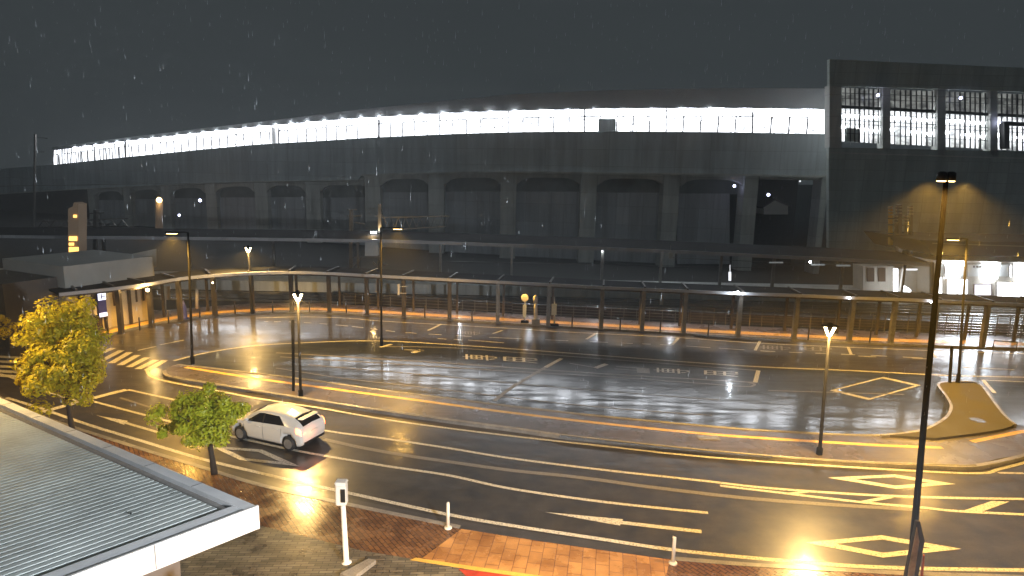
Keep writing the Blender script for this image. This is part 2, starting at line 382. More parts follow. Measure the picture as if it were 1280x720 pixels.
bm = NB(); tube(bm, gl([(215, 470.8), (280, 481.8), (350, 492.8), (450, 508.8), (560, 524.3), (640, 534.8), (700, 543.3), (760, 550.3), (850, 559.8), (960, 569.8), (1060, 576.8), (1160, 580.8), (1220, 581.8)], ZI+.0, 5), .05, 10); struct(link('kerb', bm, 'wet_nose', None, True))
bm = NB(); tube(bm, gl(pool_low[:13], ZI+.0, 5), .05, 10); struct(link('kerb', bm, 'wet_nose', None, True))
line('puddle', [(700, 544.5), (760, 551.3), (850, 560.6), (965, 570.2)], .34, ZI+.0165, 'puddle')
line('puddle', [(868, 417.8), (910, 421), (960, 424.0), (990, 425.8)], .5, .146, 'puddle')
# far pavement, under the walkway
fp = [(60, 396), (128, 421), (150, 413.5), (200, 402.5), (260, 394.5), (320, 390.5), (380, 389), (440, 391.5), (520, 396), (640, 403.5), (760, 410.5), (880, 417.5), (960, 421.5), (1100, 428.5), (1280, 434.5), (1500, 444),
      (1500, 415), (1280, 420), (1100, 414), (960, 409), (760, 399), (640, 392), (520, 385), (440, 381), (380, 378), (320, 379), (260, 383), (200, 388), (100, 380)]
struct(poly('pavement', fp, .13, 'far_paving', None, .2))
line('kerb', fp[1:16], .2, .142, 'concrete_kerb', .2)
line('tactile_strip', [(133, 416.5), (150, 411.5), (200, 400), (260, 391.5), (320, 387.5), (380, 385.8), (440, 388), (520, 392.5), (640, 399.8), (760, 406.5), (880, 413.5), (960, 417.5), (1100, 424.5), (1280, 430), (1500, 439)], .95, .137, 'tactile')

# near pavement
near_k = [(-200, 420), (-60, 466), (10, 502), (50, 520), (130, 546), (200, 568), (250, 583), (330, 607), (440, 631), (575, 658.5)]
near_k2 = [(840, 697.5), (960, 707), (1130, 716), (1300, 722), (1700, 740)]
ap = [(575, 658.5), (640, 669), (700, 678), (770, 688), (840, 697.5)]
ns = [G(*p, .10) for p in near_k+ap[1:-1]+near_k2] + [Vector((26, -8, .10)), Vector((-45, -8, .10)), Vector((-45, 36, .10))]
struct(poly('pavement', ns, .10, 'brown_brick', None, .2))
def off(pts, dy): return [(x, y+dy) for x, y in pts]
line('kerb', near_k, .2, .113, 'concrete_kerb', .2)
line('kerb', near_k2, .2, .113, 'concrete_kerb', .2)
line('kerb', ap, .2, .104, 'gutter_stone', .2)
line('gutter', off(near_k, -3)+off(ap[1:], -3)+off(near_k2[1:], -3.5), .45, .005, 'gutter_stone')
struct(poly('pavement', [(577, 661), (640, 671), (700, 680), (770, 690), (838, 699), (828, 735), (640, 722), (528, 697.5)], .104, 'orange_tile'))
struct(poly('pavement', [(318, 655), (420, 680), (452, 688), (560, 706), (640, 720), (900, 760), (900, 1400), (-400, 1400), (-400, 900), (140, 760), (262, 640)], .104, 'grey_brick'))
struct(poly('tactile_strip', [(520, 697), (600, 709), (700, 723), (698, 727), (598, 713.5), (512, 700)], .108, 'tactile'))
struct(poly('red_paving', [(573, 711), (600, 714), (690, 727), (700, 745), (640, 740), (585, 722)], .109, 'red_tile'))

# ------------------------------------------------------------------ road markings
L = lambda pts, wd=.17, m='road_paint', z=.009: line('lane_line', pts, wd, z, m)
L([(183, 461), (190, 471), (220, 479), (280, 490), (320, 497.5), (400, 510), (500, 527), (640, 545), (760, 558), (850, 568), (960, 577), (1100, 586), (1220, 591.5), (1250, 586), (1300, 573)], .17)
L([(160, 487), (215, 499), (300, 518), (405, 538), (480, 548), (560, 560), (640, 573), (760, 588), (880, 601), (960, 610), (1075, 618), (1180, 622), (1300, 624)], .17)
L([(900, 607), (960, 614), (1080, 628), (1150, 634), (1200, 639), (1300, 644)], .17)
L([(110, 500), (213, 527), (270, 541), (310, 550), (380, 565), (480, 582), (560, 594), (640, 611), (760, 628), (885, 641)], .17)
L([(8, 497), (50, 510), (90, 524), (130, 537), (180, 552), (250, 573), (320, 590), (385, 605), (435, 616), (560, 643), (640, 657), (740, 672), (840, 687), (960, 699), (1100, 709), (1300, 713)], .19)
L([(53, 515), (107, 500), (158, 487)], .42, z=.012)
L([(150, 497), (175, 505), (213, 517)], .15, 'faded_paint')
L([(405, 549), (450, 559), (500, 568), (560, 577), (640, 588), (700, 594), (750, 600), (800, 607), (890, 618), (960, 625), (1060, 632), (1150, 637)], .26, 'faded_paint', .007)
L([(0, 467), (28, 477), (60, 490), (100, 502)], .15)
L([(200, 431), (230, 425)], .17); L([(172, 438), (195, 433)], .17)
# hatch bars
for q in ([(1072, 627), (1083, 628.5), (1118, 622), (1106, 620.5)], [(1205, 638), (1226, 640), (1262, 627), (1240, 626)], [(1278, 642), (1300, 643), (1330, 628), (1305, 627)], [(985, 616), (994, 617.5), (1012, 615.5), (1003, 614)]):
    struct(poly('hatch_bar', q, .006, 'road_paint'))
def diamond(l, t, r_, b, k=.30, mat='road_paint'):
    P = [G(*q, .010) for q in (l, t, r_, b)]; c = sum(P, Vector())/4; bm = NB()
    o = [bm.verts.new(v) for v in P]
    sc_ = [1-k*1.35, 1-k*1.35, 1-k*1.35, 1-k*1.35]
    i = [bm.verts.new(c+(v-c)*s) for v, s in zip(P, sc_)]
    for a in range(4): bm.faces.new((o[a], o[(a+1)%4], i[(a+1)%4], i[a]))
    return struct(link('diamond_marking', bm, mat))
diamond((262, 557), (328, 562), (375, 583), (300, 575))
diamond((1035, 597), (1118, 593), (1195, 605), (1120, 611))
diamond((1006, 678), (1102, 669), (1202, 686), (1104, 697))
diamond((1037, 488), (1104, 471), (1151, 481.5), (1086, 500), .10)
def arrow(tip, b1, b2, s0, s1, wd=.17):
    bm = NB(); vs = [bm.verts.new(G(*q, .010)) for q in (tip, b1, b2)]; bm.faces.new(vs)
    a, b = G(*s0, .0105), G(*s1, .0105); ribbon(bm, [a, b], wd, .0105); return struct(link('road_arrow', bm, 'road_paint'))
arrow((120, 519), (160, 526), (155, 531), (157, 528.5), (200, 541))
arrow((681, 640), (779, 649), (775, 657), (776, 653), (877, 664.5), .22)
# crosswalks
cw = [((107, 443), (131, 433)), ((117.5, 445.5), (142, 435)), ((127, 451), (152, 438)), ((139, 454), (162, 440.5)), ((150, 456.5), (172, 444)), ((161, 459), (184, 447)), ((172, 461.5), (195, 450)), ((184, 463), (206, 450.5))]
bm = NB()
for a, b in cw: ribbon(bm, [G(*a), G(*b)], .42, .010)
struct(link('crosswalk', bm, 'road_paint'))
bm = NB()
for y in (446.5, 452.5, 458.5, 464.5, 470): ribbon(bm, [G(-30, y-2), G(27, y+1)], .42, .010)
struct(link('crosswalk', bm, 'road_paint'))
# pool lines
FP = 'faded_paint'
L([(217, 451), (260, 440.5), (320, 432), (400, 427.5), (460, 426), (520, 428), (640, 436), (760, 445), (880, 454), (960, 459), (1060, 463), (1180, 469), (1300, 472), (1400, 475)], .2, z=.011)
L([(480, 433), (560, 434.5), (640, 440), (760, 449), (880, 458), (948, 463)], .2, FP, .011)
L([(345, 441), (400, 444), (480, 449), (560, 454), (640, 459.5), (760, 467.5), (880, 474.5), (944, 478)], .2, FP, .012)
L([(350, 446), (480, 454), (640, 464), (760, 471), (860, 478), (930, 483), (941, 482), (943, 480), (935, 478)], .15, FP, .012)
L([(385, 456), (480, 464), (560, 471), (640, 479), (760, 489), (900, 500)], .12, FP, .012)
L([(345, 460), (430, 473), (520, 483), (640, 497), (700, 504), (800, 513), (890, 519)], .12, FP, .012)
L([(960, 488), (1060, 491), (1130, 493)], .12, FP, .012)
L([(948, 463), (944, 478)], .25, z=.013)
L([(702, 448), (682, 459)], .28, z=.013); L([(682, 459), (640, 484), (618, 501)], .24, FP, .014)
L([(490, 430), (475, 434)], .25, z=.013)
L([(1229, 475), (1243, 491)], .22, z=.011); L([(1229, 475), (1300, 478)], .15, z=.012)
L([(1248, 591), (1280, 591.5)], .15)
# bays on the far road
L([(320, 397.5), (380, 396), (440, 398), (480, 401.5), (640, 410.5), (700, 414.5), (840, 421.5), (960, 429.5), (1160, 438), (1300, 443), (1400, 448)], .14, z=.011)
def dash(pts, n, duty=.55, wd=.14):
    P = gl(pts, .011, 12); bm = NB(); m_ = len(P)-1
    for i in range(n):
        a = int(i/n*m_); b = max(a+1, int((i+duty)/n*m_)); ribbon(bm, P[a:b+1], wd, .011)
    struct(link('lane_line', bm, 'road_paint'))
dash([(330, 402), (380, 403), (440, 408), (500, 415), (600, 421), (760, 428), (840, 431.5), (960, 439), (1060, 443), (1165, 448)], 26)
for a, b in (((552, 405), (535, 413)), ((744, 417), (733, 424)), ((848, 422.5), (840, 431)), ((1060, 433.5), (1064, 443)), ((1163, 438.5), (1170, 447)), ((628, 413), (616, 417)), ((950, 426), (944, 438))):
    L([a, b], .2, z=.012)
for a, b in (((547, 423), (558, 424)), ((567, 424), (578, 425)), ((585, 425), (630, 428.5)), ((1073, 445), (1095, 446)), ((1140, 447.5), (1166, 449)), ((1203, 459), (1216, 459.5)), ((1224, 460), (1268, 462))):
    L([a, b], .16, z=.012)
L([(712, 454), (742, 459)], .14, FP, .012); L([(744, 460), (758, 455)], .35, z=.012); L([(770, 458), (812, 461)], .12, FP, .012); L([(768, 461), (808, 464)], .12, FP, .012); L([(796, 463), (812, 464)], .9, FP, .013)
L([(505, 437), (530, 438)], .3, FP, .012); L([(516, 441), (526, 437)], .4, z=.012)
# worn road lettering (one character per bay, read by traffic)
def road_char(ch, px0, py0, px1, py1, mat='road_paint'):
    cu = bpy.data.curves.new('t', 'FONT'); cu.body = ch; cu.size = 1; cu.resolution_u = 2
    o = bpy.data.objects.new('t', cu); COL.objects.link(o); bpy.context.view_layer.update()
    me = bpy.data.meshes.new_from_object(o.evaluated_get(bpy.context.evaluated_depsgraph_get())); bpy.data.objects.remove(o)
    if not me.vertices: return
    xs = [v.co.x for v in me.vertices]; ys = [v.co.y for v in me.vertices]
    mx, Mx, my, My = min(xs), max(xs), min(ys), max(ys)
    a, b, c_ = G(px0, py0), G(px1, py0+(px1-px0)*.055), G(px0, py1)
    for v in me.vertices:       # characters stretched along the lane, their tops to the left
        u = 1-(v.co.y-my)/(My-my); s = 1-(v.co.x-mx)/(Mx-mx)
        q = a+(b-a)*u+(c_-a)*s; v.co = Vector((q.x, q.y, .0125))
    me.materials.append(M[mat]); o = bpy.data.objects.new('road_lettering', me); COL.objects.link(o); struct(o)
road_char('専', 578, 442.5, 621, 449); road_char('用', 629, 446, 672, 452)
road_char('専', 817, 459.5, 861, 465.5); road_char('用', 880, 463, 923, 469)
road_char('専', 950, 431, 988, 436.5, 'faded_paint'); road_char('用', 1005, 433, 1040, 438.5, 'faded_paint')
road_char('専', 575, 413.5, 600, 418, 'faded_paint')

# ================================================================== FOREGROUND CANOPY
ZR = 3.6
C_ = G(320, 632, ZR); R_ = G(0, 497, ZR); F_ = G(85, 720, ZR)
u = (R_-C_).normalized(); v = (F_-C_).normalized(); LU = (R_-C_).length*1.25; LV = 16.0
can = thing('canopy', (C_.x, C_.y, 0), 'flat ribbed grey metal canopy roof with thick white fascia in the lower left', 'canopy')
def CP(a, b, z): q = C_+u*a+v*b; return Vector((q.x, q.y, z))
bm = NB()
nr = int((LU-.7)/.105)
for i in range(nr):      # trapezoid ribs, one folded sheet
    a0 = .47+i*.21
    if a0 > LU: break
    prof = [(0, 0), (.022, .034), (.155, .034), (.178, 0), (.21, 0)]
    for (p0, h0), (p1, h1) in zip(prof, prof[1:]):
        bm.faces.new([bm.verts.new(CP(a0+p, b, ZR-.10+h)) for p, b, h in ((p0, .55, h0), (p1, .55, h1), (p1, LV, h1), (p0, LV, h0))])
bmesh.ops.remove_doubles(bm, verts=bm.verts, dist=.001)
link('roof_deck', bm, 'roof_metal', can)
def slab(bm, a0, a1, b0, b1, z0, z1):
    vs = [bm.verts.new(CP(a, b, z)) for z in (z0, z1) for a, b in ((a0, b0), (a1, b0), (a1, b1), (a0, b1))]
    for f in ((0,1,2,3),(4,5,6,7),(0,1,5,4),(1,2,6,5),(2,3,7,6),(3,0,4,7)): bm.faces.new([vs[i] for i in f])
bm = NB(); slab(bm, .012, .45, .32, LV, ZR-.5, ZR-.02); link('roof_edge', bm, 'roof_trim', can)
bm = NB(); slab(bm, -.03, LU, 0, .30, ZR-.52, ZR); link('parapet', bm, 'roof_trim', can)
bm = NB(); slab(bm, .46, LU, .31, .52, ZR-.5, ZR-.13); link('gutter', bm, 'glossy_edge', can)
bm = NB(); slab(bm, -.06, .0, -.03, LV, ZR-.62, ZR+.012); link('fascia', bm, 'white_metal', can)
for k in range(1, 6):
    bm = NB(); slab(bm, -.064, -.0605, k*2.4, k*2.4+.018, ZR-.60, ZR+.0); link('fascia_joint', bm, 'grey_steel', can)
for k in range(1, 9):
    bm = NB(); slab(bm, k*2.2, k*2.2+.02, .01, .29, ZR+.001, ZR+.006); link('parapet_joint', bm, 'grey_steel', can)
bm = NB(); slab(bm, .1, LU, .1, LV, ZR-.58, ZR-.525); link('soffit', bm, 'grey_wall', can)
bm = NB(); slab(bm, .9, 5.0, 1.4, LV, .1, ZR-.59); link('wall', bm, 'grey_wall', can)
for b in (1.0, ):
    bm = NB(); q = CP(9, b, 0); tube(bm, [(q.x, q.y, .1), (q.x, q.y, ZR-.59)], .09); link('column', bm, 'grey_steel', can)
bm = NB(); q = CP(1.9, 1.9, ZR-.03); bmesh.ops.create_icosphere(bm, subdivisions=1, radius=.03, matrix=Matrix.Translation(q)); link('bolt', bm, 'black_plastic', can)

# ================================================================== SMALL FOREGROUND THINGS
b = G(433, 703, .1); t = D(427, 601, b.y)
post = thing('sensor_post', b, 'white post with boxy head and dark lens panel on the grey brick pavement', 'post')
bm = NB(); tube(bm, [b, b+Vector((0, 0, .02)), b+Vector((0, 0, .05)), (b.x+(t.x-b.x)*.7, b.y, b.z+(t.z-b.z)*.7)], [.16, .16, .085, .075], 14); link('pole', bm, 'white_metal', post, True)
bm = NB(); box(bm, t.x-.17, t.x+.15, b.y-.14, b.y+.14, t.z-.75, t.z-.08)
box(bm, t.x-.19, t.x+.17, b.y-.16, b.y+.16, t.z-.08, t.z)
bmesh.ops.bevel(bm, geom=bm.edges[:], offset=.03, segments=2, affect='EDGES'); link('head', bm, 'white_plastic', post)
bm = NB(); box(bm, t.x+.0, t.x+.135, b.y-.165, b.y-.142, t.z-.62, t.z-.2); link('lens_panel', bm, 'black_plastic', post)
bm = NB()
a_, b_, c_, d_ = G(425, 722, .12), G(461, 703, .12), G(470, 705, .12), G(440, 728, .12)
vs = [bm.verts.new(q) for q in (a_, b_, c_, d_)]; f = bm.faces.new(vs)
r = bmesh.ops.extrude_face_region(bm, geom=[f])
for q in [g for g in r['geom'] if isinstance(g, bmesh.types.BMVert)]: q.co.z += .14
tag(link('kerb_stone', bm, 'concrete_kerb'), 'pale concrete kerb stone on the grey bricks at the foot of the white post', 'kerb stone')
for (px, py, ptop, lab) in ((560, 660, 628, 'slim white bollard at the left corner of the orange tiled crossing apron'), (841, 704, 671, 'slim white bollard at the right corner of the orange tiled crossing apron')):
    b = G(px, py, .1); t = D(px, ptop, b.y); bo = thing('bollard', b, lab, 'bollard', 'white bollards at the crossing apron')
    bm = NB(); tube(bm, [b+Vector((0, 0, .04)), (b.x, b.y, t.z-.02), t], [.06, .055, .04], 14); link('post', bm, 'white_plastic', bo, True)
    bm = NB(); tube(bm, [b, b+Vector((0, 0, .035)), b+Vector((0, 0, .06))], [.14, .13, .08], 16); link('base', bm, 'white_plastic', bo, True)

# ================================================================== LAMPS
def stick(px0, py0, px1, py1, z0=0.0):
    b = G(px0, py0, z0); t = D(px1, py1, b.y); return b, t
def v_lamp(base, top, z0, label, power=P_V, scale=1.0):
    b, t = stick(*base, *top, z0)
    o = thing('street_lamp', b, label, 'street lamp', 'low lamps with glowing V shaped heads')
    hd = t-Vector((0, 0, .50*scale))
    bm = NB(); tube(bm, [b, b+Vector((0, 0, .3)), b+Vector((0, 0, .35)), hd], [.13, .13, .075, .06], 12); link('pole', bm, 'dark_pole', o, True)
    bm = NB(); W = .20*scale; Hh = .40*scale
    lm = None
    for s in (-1, 1):
        bmm = NB(); tube(bmm, [hd+Vector((s*.05, 0, .02)), hd+Vector((s*W, 0, Hh))], [.04*scale, .065*scale], 8); lm = link('lamp_tube', bmm, 'lamp_warm', o, True)
    box(bm, t.x-W-.1, t.x+W+.1, t.y-.16, t.y+.16, t.z-.07, t.z-.02); tube(bm, [(t.x, t.y, t.z-.02), (t.x+.02, t.y, t.z+.09)], [.16, .05], 10)
    link('cap', bm, 'dark_pole', o)
    light('SPOT', t-Vector((0, .16, .25)), power, WARM, .05, (0, 0, 0), 168, o)
    return o
v_lamp((1024, 568), (1038, 406), ZI, 'low street lamp with V shaped glowing head on median, right of centre', P_V)
v_lamp((376, 495), (372, 365), ZI, 'low street lamp with V shaped glowing head on median behind the white car', P_V)
v_lamp((316, 392), (310, 308), .13, 'most distant V shaped street lamp, behind the covered walkway on left', P_V*.8)
def arm_lamp(base, top, arm, z0, label, power=P_ARM, r_=.07, lit=True):
    b, t = stick(*base, *top, z0)
    o = thing('street_lamp', b, label, 'street lamp', 'tall single arm lamp posts')
    bm = NB(); tube(bm, [b, b+Vector((0, 0, .5)), b+Vector((0, 0, .55)), t], [r_*1.7, r_*1.7, r_*1.1, r_*.8], 12); link('pole', bm, 'dark_pole', o, True)
    e = t+Vector((arm, 0, -.05))
    bm = NB(); tube(bm, [t-Vector((0, 0, .05)), t+Vector((arm*.4, 0, 0)), e], [.04, .035, .035], 8); link('arm', bm, 'dark_pole', o, True)
    bm = NB(); s = 1 if arm > 0 else -1; x0, x1 = sorted((e.x-.1*s, e.x+.6*s)); box(bm, x0, x1, e.y-.15, e.y+.15, e.z-.05, e.z+.07)
    bmesh.ops.bevel(bm, geom=bm.edges[:], offset=.03, segments=2, affect='EDGES'); link('lamp_head', bm, 'dark_pole', o)
    bm = NB(); box(bm, x0+.08, x1-.08, e.y-.11, e.y+.11, e.z-.075, e.z-.052); link('lamp_lens', bm, 'lamp_sodium', o)
    light('SPOT', Vector(((x0+x1)/2, e.y, e.z-.16)), power, SODIUM, .14, (0, 0, 0), 138, o)
    return o
arm_lamp((241, 455), (235, 290), -.7, ZI, 'tall dark lamp post with arm at the left tip of the median', P_ARM)
arm_lamp((477, 432), (476, 284), .9, 0, 'tall dark lamp post rising from the pool edge left of centre', P_ARM*.8)
arm_lamp((1197, 478), (1209, 298), -.55, ZG, 'tall thin lamp post on the khaki island with short arm to left', P_ARM*1.2)
b, t = stick(1187, 478, 1190, 433, ZG)
bm = NB(); tube(bm, [b, t-Vector((0, 0, .06)), t], [.085, .085, .05], 12); tag(link('marker_post', bm, 'dark_pole', None, True), 'short dark marker post on the khaki island left of the thin lamp post', 'post')
# the short dark post beside the V lamp
b, t = stick(367, 492, 367, 432, 0); t = D(366, 400, b.y)
bm = NB(); tube(bm, [b, t-Vector((0, 0, .06)), t], [.08, .08, .05], 12); tag(link('marker_post', bm, 'dark_pole', None, True), 'dark bare post standing just left of the V lamp by the car', 'post')
# tall twin lamp near the camera
YT = 17.0
t = D(1183, 221, YT); b = D(1132, 760, YT); b = Vector((b.x, YT, .1)); bx_ = D(1140, 715, YT); b.x = bx_.x-.05
tall = thing('street_lamp', b, 'very tall dark lamp post with twin drum heads in right foreground', 'street lamp')
bm = NB(); tube(bm, [b, b+Vector((0, 0, .6)), b+Vector((0, 0, .7)), t], [.14, .14, .095, .06], 16); link('pole', bm, 'black_pole', tall, True)
for s in (-1, 1):
    q = t+Vector((s*.115, 0, .0))
    bm = NB(); tube(bm, [q+Vector((0, 0, -.10)), q+Vector((0, 0, .10)), q+Vector((0, 0, .14))], [.13, .12, .06], 16); hd = link('lamp_head', bm, 'black_plastic', tall, True)
    bm = NB(); tube(bm, [q+Vector((0, 0, -.128)), q+Vector((0, 0, -.104))], [.09, .11], 14); link('lamp_lens', bm, 'lamp_sodium', tall)
    light('SPOT', q+Vector((s*.35, -.05, -.14)), P_TALL/2, SODIUM, .1, (0, 0, 0), 138, tall)
# map board hung on it
q0 = D(1150, 700, YT)
sg = thing('sign_board', (q0.x, YT-.2, .1), 'narrow pale notice board in a black frame fixed to the tall lamp post', 'sign')
def fr(px, py, y): return D(px, py, y)
bm = NB(); pq(bm, [(1146, 652), (1150, 652), (1156, 676), (1145, 735), (1129, 735)], YT-.25, .10); link('frame', bm, 'black_plastic', sg)
bm = NB(); pq(bm, [(1146.3, 659), (1149.3, 677), (1143, 719), (1143, 735), (1133, 735), (1136.5, 708)], YT-.275, .02); link('panel', bm, 'sign_panel', sg)
bm = NB(); pq(bm, [(1154.5, 694), (1156, 694), (1153, 735), (1149, 735)], YT-.24, .03); link('edge_sheet', bm, 'orange_sheet', sg)
# assumed street lamp out of the picture behind the canopy, lights trees and pavement
b2 = Vector((-17.5, 19.0, .1)); 
fl_assumed = thing('street_lamp', (-21.5, 23, .1), 'assumed unseen tall dark lamp post beyond the left edge of the canopy roof', 'street lamp')
bm = NB(); tube(bm, [(-21.5, 23, .1), (-21.5, 23, 10)], [.12, .07], 12); link('pole', bm, 'dark_pole', fl_assumed, True)
bm = NB(); tube(bm, [(-21.5, 23, 10), (-21.5, 23, 10.25)], [.25, .12], 12); link('lamp_head', bm, 'black_plastic', fl_assumed, True)
light('SPOT', (-21.5, 23, 9.85), 11000, WARM, .1, (0, 0, 0), 150, fl_assumed)
pb = Vector((-1.5, 9.2, .1)); pl_assumed = thing('street_lamp', pb, 'assumed unseen low street lamp with V shaped head on the near pavement below the picture edge', 'street lamp', 'low lamps with glowing V shaped heads')  # assumed lamp out of view, adds warm light to bollards, car and tiles
bm = NB(); tube(bm, [pb, pb+Vector((0, 0, 4.4))], [.09, .06], 12); link('pole', bm, 'dark_pole', pl_assumed, True)
for s in (-1, 1):
    bm = NB(); tube(bm, [pb+Vector((s*.05, 0, 4.42)), pb+Vector((s*.2, 0, 4.8))], [.04, .065], 8); link('lamp_tube', bm, 'lamp_warm', pl_assumed, True)
light('SPOT', pb+Vector((0, .16, 4.6)), 8000, SODIUM, .05, (0, 0, 0), 172, pl_assumed)
rl = thing('street_lamp', (20.5, 20.5, .1), 'added unseen lamp post beyond the right picture edge that brightens the near road', 'street lamp')  # added lamp out of view, makes up for the dimmed twin lamp
bm = NB(); tube(bm, [(20.5, 20.5, .1), (20.5, 20.5, 10.5)], [.12, .07], 12); link('pole', bm, 'dark_pole', rl, True)
bm = NB(); tube(bm, [(20.5, 20.5, 10.5), (20.5, 20.5, 10.75)], [.25, .12], 12); link('lamp_head', bm, 'black_plastic', rl, True)
light('SPOT', (20.5, 20.5, 10.3), 9000, SODIUM, .1, (0, 0, 0), 150, rl)
# assumed flood lamp, added out of view beside the camera to whiten the canopy fascia
fd = thing('assumed_floodlight', (6.5, 3.0, 8.2), 'assumed unseen cool white flood lamp beside the viewpoint that brightens the canopy fascia', 'assumed_floodlight')
bm = NB(); box(bm, 6.35, 6.65, 2.6, 2.9, 8.1, 8.3); link('housing', bm, 'black_plastic', fd)
tgt = Vector((-7.5, 15.5, 2.4)); src = Vector((6.5, 3.0, 8.2)); dv = tgt-src
light('SPOT', src, P_FLOOD, (.86, .92, 1), .15, dv.to_track_quat('-Z', 'Y').to_euler(), 95, fd)

# ================================================================== COVERED WALKWAY
wk = thing('covered_walkway', G(640, 403, .1), 'long covered walkway on slim steel columns curving along the far kerb', 'walkway')
cols = [(107, 424), (152, 417), (190, 409.5), (226, 401), (269, 395), (316, 391), (365, 389), (412, 390), (459, 393), (505, 396), (562, 399.5), (622, 403), (685, 407), (751, 411.5), (802, 414), (854, 416.5), (922, 420), (992, 423), (1061, 426.5), (1113, 428.5), (1164, 431), (1227, 434.5), (1292, 438)]
ZW = 3.35
cpts = []
for px, py in cols:
    b = G(px, py, .13); cpts.append(b)
    bm = NB(); box(bm, b.x-.15, b.x+.15, b.y-.15, b.y+.15, .13, ZW-.02); box(bm, b.x-.20, b.x+.20, b.y-.20, b.y+.20, .13, .2); link('column', bm, 'grey_steel' if px > 600 else 'brown_steel', wk)
ext = [cpts[0]+(cpts[0]-cpts[1])*.6] + cpts + [cpts[-1]+(cpts[-1]-cpts[-2])*1.5]
def offs(P, dd):
    out = []
    for i, p_ in enumerate(P):
        d = (P[min(i+1, len(P)-1)]-P[max(i-1, 0)]); d.z = 0; d.normalize(); out.append(p_+Vector((-d.y, d.x, 0))*dd)
    return out
sp = [Vector((q.x, q.y, 0)) for q in [Vector((a.x, a.y)) for a in smooth([(e.x, e.y) for e in ext], 4)]]
def strip_obj(name, P, wd, ztop, h, mat, parent):
    bm = NB(); ribbon(bm, P, wd, ztop, h); return link(name, bm, mat, parent)
strip_obj('roof', offs(sp, 1.25), 3.1, ZW+.22, .14, 'platform_roof', wk)
strip_obj('eaves_beam', offs(sp, -.36), .16, ZW+.26, .22, 'edge_paint', wk)
strip_obj('beam', offs(sp, 0), .2, ZW+.07, .2, 'brown_steel', wk)
strip_obj('beam', offs(sp, 2.4), .2, ZW+.07, .2, 'brown_steel', wk)
bk = offs(cpts, 2.4)
for i, q in enumerate(bk):
    if i % 1 == 0:
        bm = NB(); box(bm, q.x-.09, q.x+.09, q.y-.09, q.y+.09, .13, ZW-.13); link('rear_column', bm, 'brown_steel', wk)
for q, q2 in zip(cpts, bk):
    bm = NB(); bar(bm, (q.x, q.y-.42, ZW+.31), (q2.x, q2.y, ZW+.30), .14, .12); link('rafter', bm, 'brown_steel', wk)
# little lights under the eaves
for (px, py) in ((184.5, 362.5), (922, 366), (266, 353.5), (1062, 372.5), (1164, 377.5)):
    d0 = min(cpts, key=lambda q: abs((q-G(px, py+50)).x) ); y = d0.y-.55; q = D(px, py, y)
    bm = NB(); bmesh.ops.create_icosphere(bm, subdivisions=2, radius=.13 if px in (184.5, 922) else .07, matrix=Matrix.Translation(q)); link('lamp', bm, 'lamp_cool' if px > 600 else 'lamp_warm', wk)
light('POINT', D(922, 366, cpts[16].y-.8), 90, COOL, .05, parent=wk)
light('POINT', D(184.5, 362.5, cpts[2].y-.8), 160, WARM, .12, parent=wk)
for i in range(0, len(cpts)-1):  # added lights, unseen behind the eaves, brighten the yellow strip
    q = cpts[i].lerp(cpts[i+1], .5); d_ = (cpts[i+1]-cpts[i]).normalized(); q = q+Vector((-d_.y, d_.x, 0))*.25
    bm = NB(); box(bm, q.x-.3, q.x+.3, q.y-.08, q.y+.08, ZW-.06, ZW+.04); link('added_downlight', bm, 'panel_warm', wk)
    light('SPOT', (q.x, q.y, ZW-.12), 340, SODIUM, .08, (0, 0, 0), 120, wk)
# thin dark bollards on the far kerb
bl = [(135, 417, 'ahead of the kiosk'), (175, 413, 'ahead of the kiosk slots'), (211, 404, ''), (250, 397, ''), (294, 392, ''), (341, 391, ''), (387, 390, ''), (433, 391, ''), (531, 397, ''), (590, 401.5, ''), (715, 409.5, ''), (775, 413, ''), (825, 416, ''), (885, 418.5, ''), (1010, 425, ''), (1087, 428, '')]
ordn = ['first', 'second', 'third', 'fourth', 'fifth', 'sixth', 'seventh', 'eighth', 'ninth', 'tenth', 'eleventh', 'twelfth', 'thirteenth', 'fourteenth', 'fifteenth', 'sixteenth']
for i, (px, py, _) in enumerate(bl):
    b = G(px, py, .14); bm = NB(); tube(bm, [b, b+Vector((0, 0, .95)), b+Vector((0, 0, 1.0))], [.055, .055, .03], 8)
    tag(link('bollard', bm, 'brown_steel', None, True), 'thin dark bollard on the far kerb, %s from the left' % ordn[i], 'bollard', 'thin bollards along the far kerb')
# bus stop signs
def stop(px, py, pt, kind, lab, sc_=1):
    b = G(px, py, .14); t = D(px, pt, b.y); o = thing('stop_sign_post', b, lab, 'stop sign', 'stop signs on the far kerb')
    bm = NB(); tube(bm, [b+Vector((0, 0, .1)), t], .05 if kind != 2 else .14, 12); link('pole', bm, 'white_plastic', o, True)
    bm = NB(); box(bm, b.x-.32*sc_, b.x+.32*sc_, b.y-.2, b.y+.2, b.z, b.z+(.42 if kind == 2 else .14)); link('base', bm, 'concrete_kerb' if kind == 2 else 'dark_pole', o)
    if kind == 1:
        bm = NB(); m_ = Matrix.Translation((t.x, b.y-.08, t.z)) @ Matrix.Rotation(math.pi/2, 4, 'X'); bmesh.ops.create_cone(bm, cap_ends=True, segments=20, radius1=.3, radius2=.3, depth=.06, matrix=m_); link('disc', bm, 'white_plastic', o)
        bm = NB(); box(bm, t.x-.14, t.x+.14, b.y-.11, b.y-.06, t.z-1.6, t.z-.6); link('timetable', bm, 'plate', o)
    if kind == 2:
        bm = NB(); tube(bm, [t-Vector((0, 0, .5)), t, t+Vector((0, 0, .14))], [.17, .17, .06], 12); link('cap', bm, 'white_plastic', o, True)
    if kind == 3:
        bm = NB(); box(bm, t.x-.2, t.x+.2, b.y-.11, b.y-.06, t.z-1.45, t.z-.55); link('timetable', bm, 'plate', o)
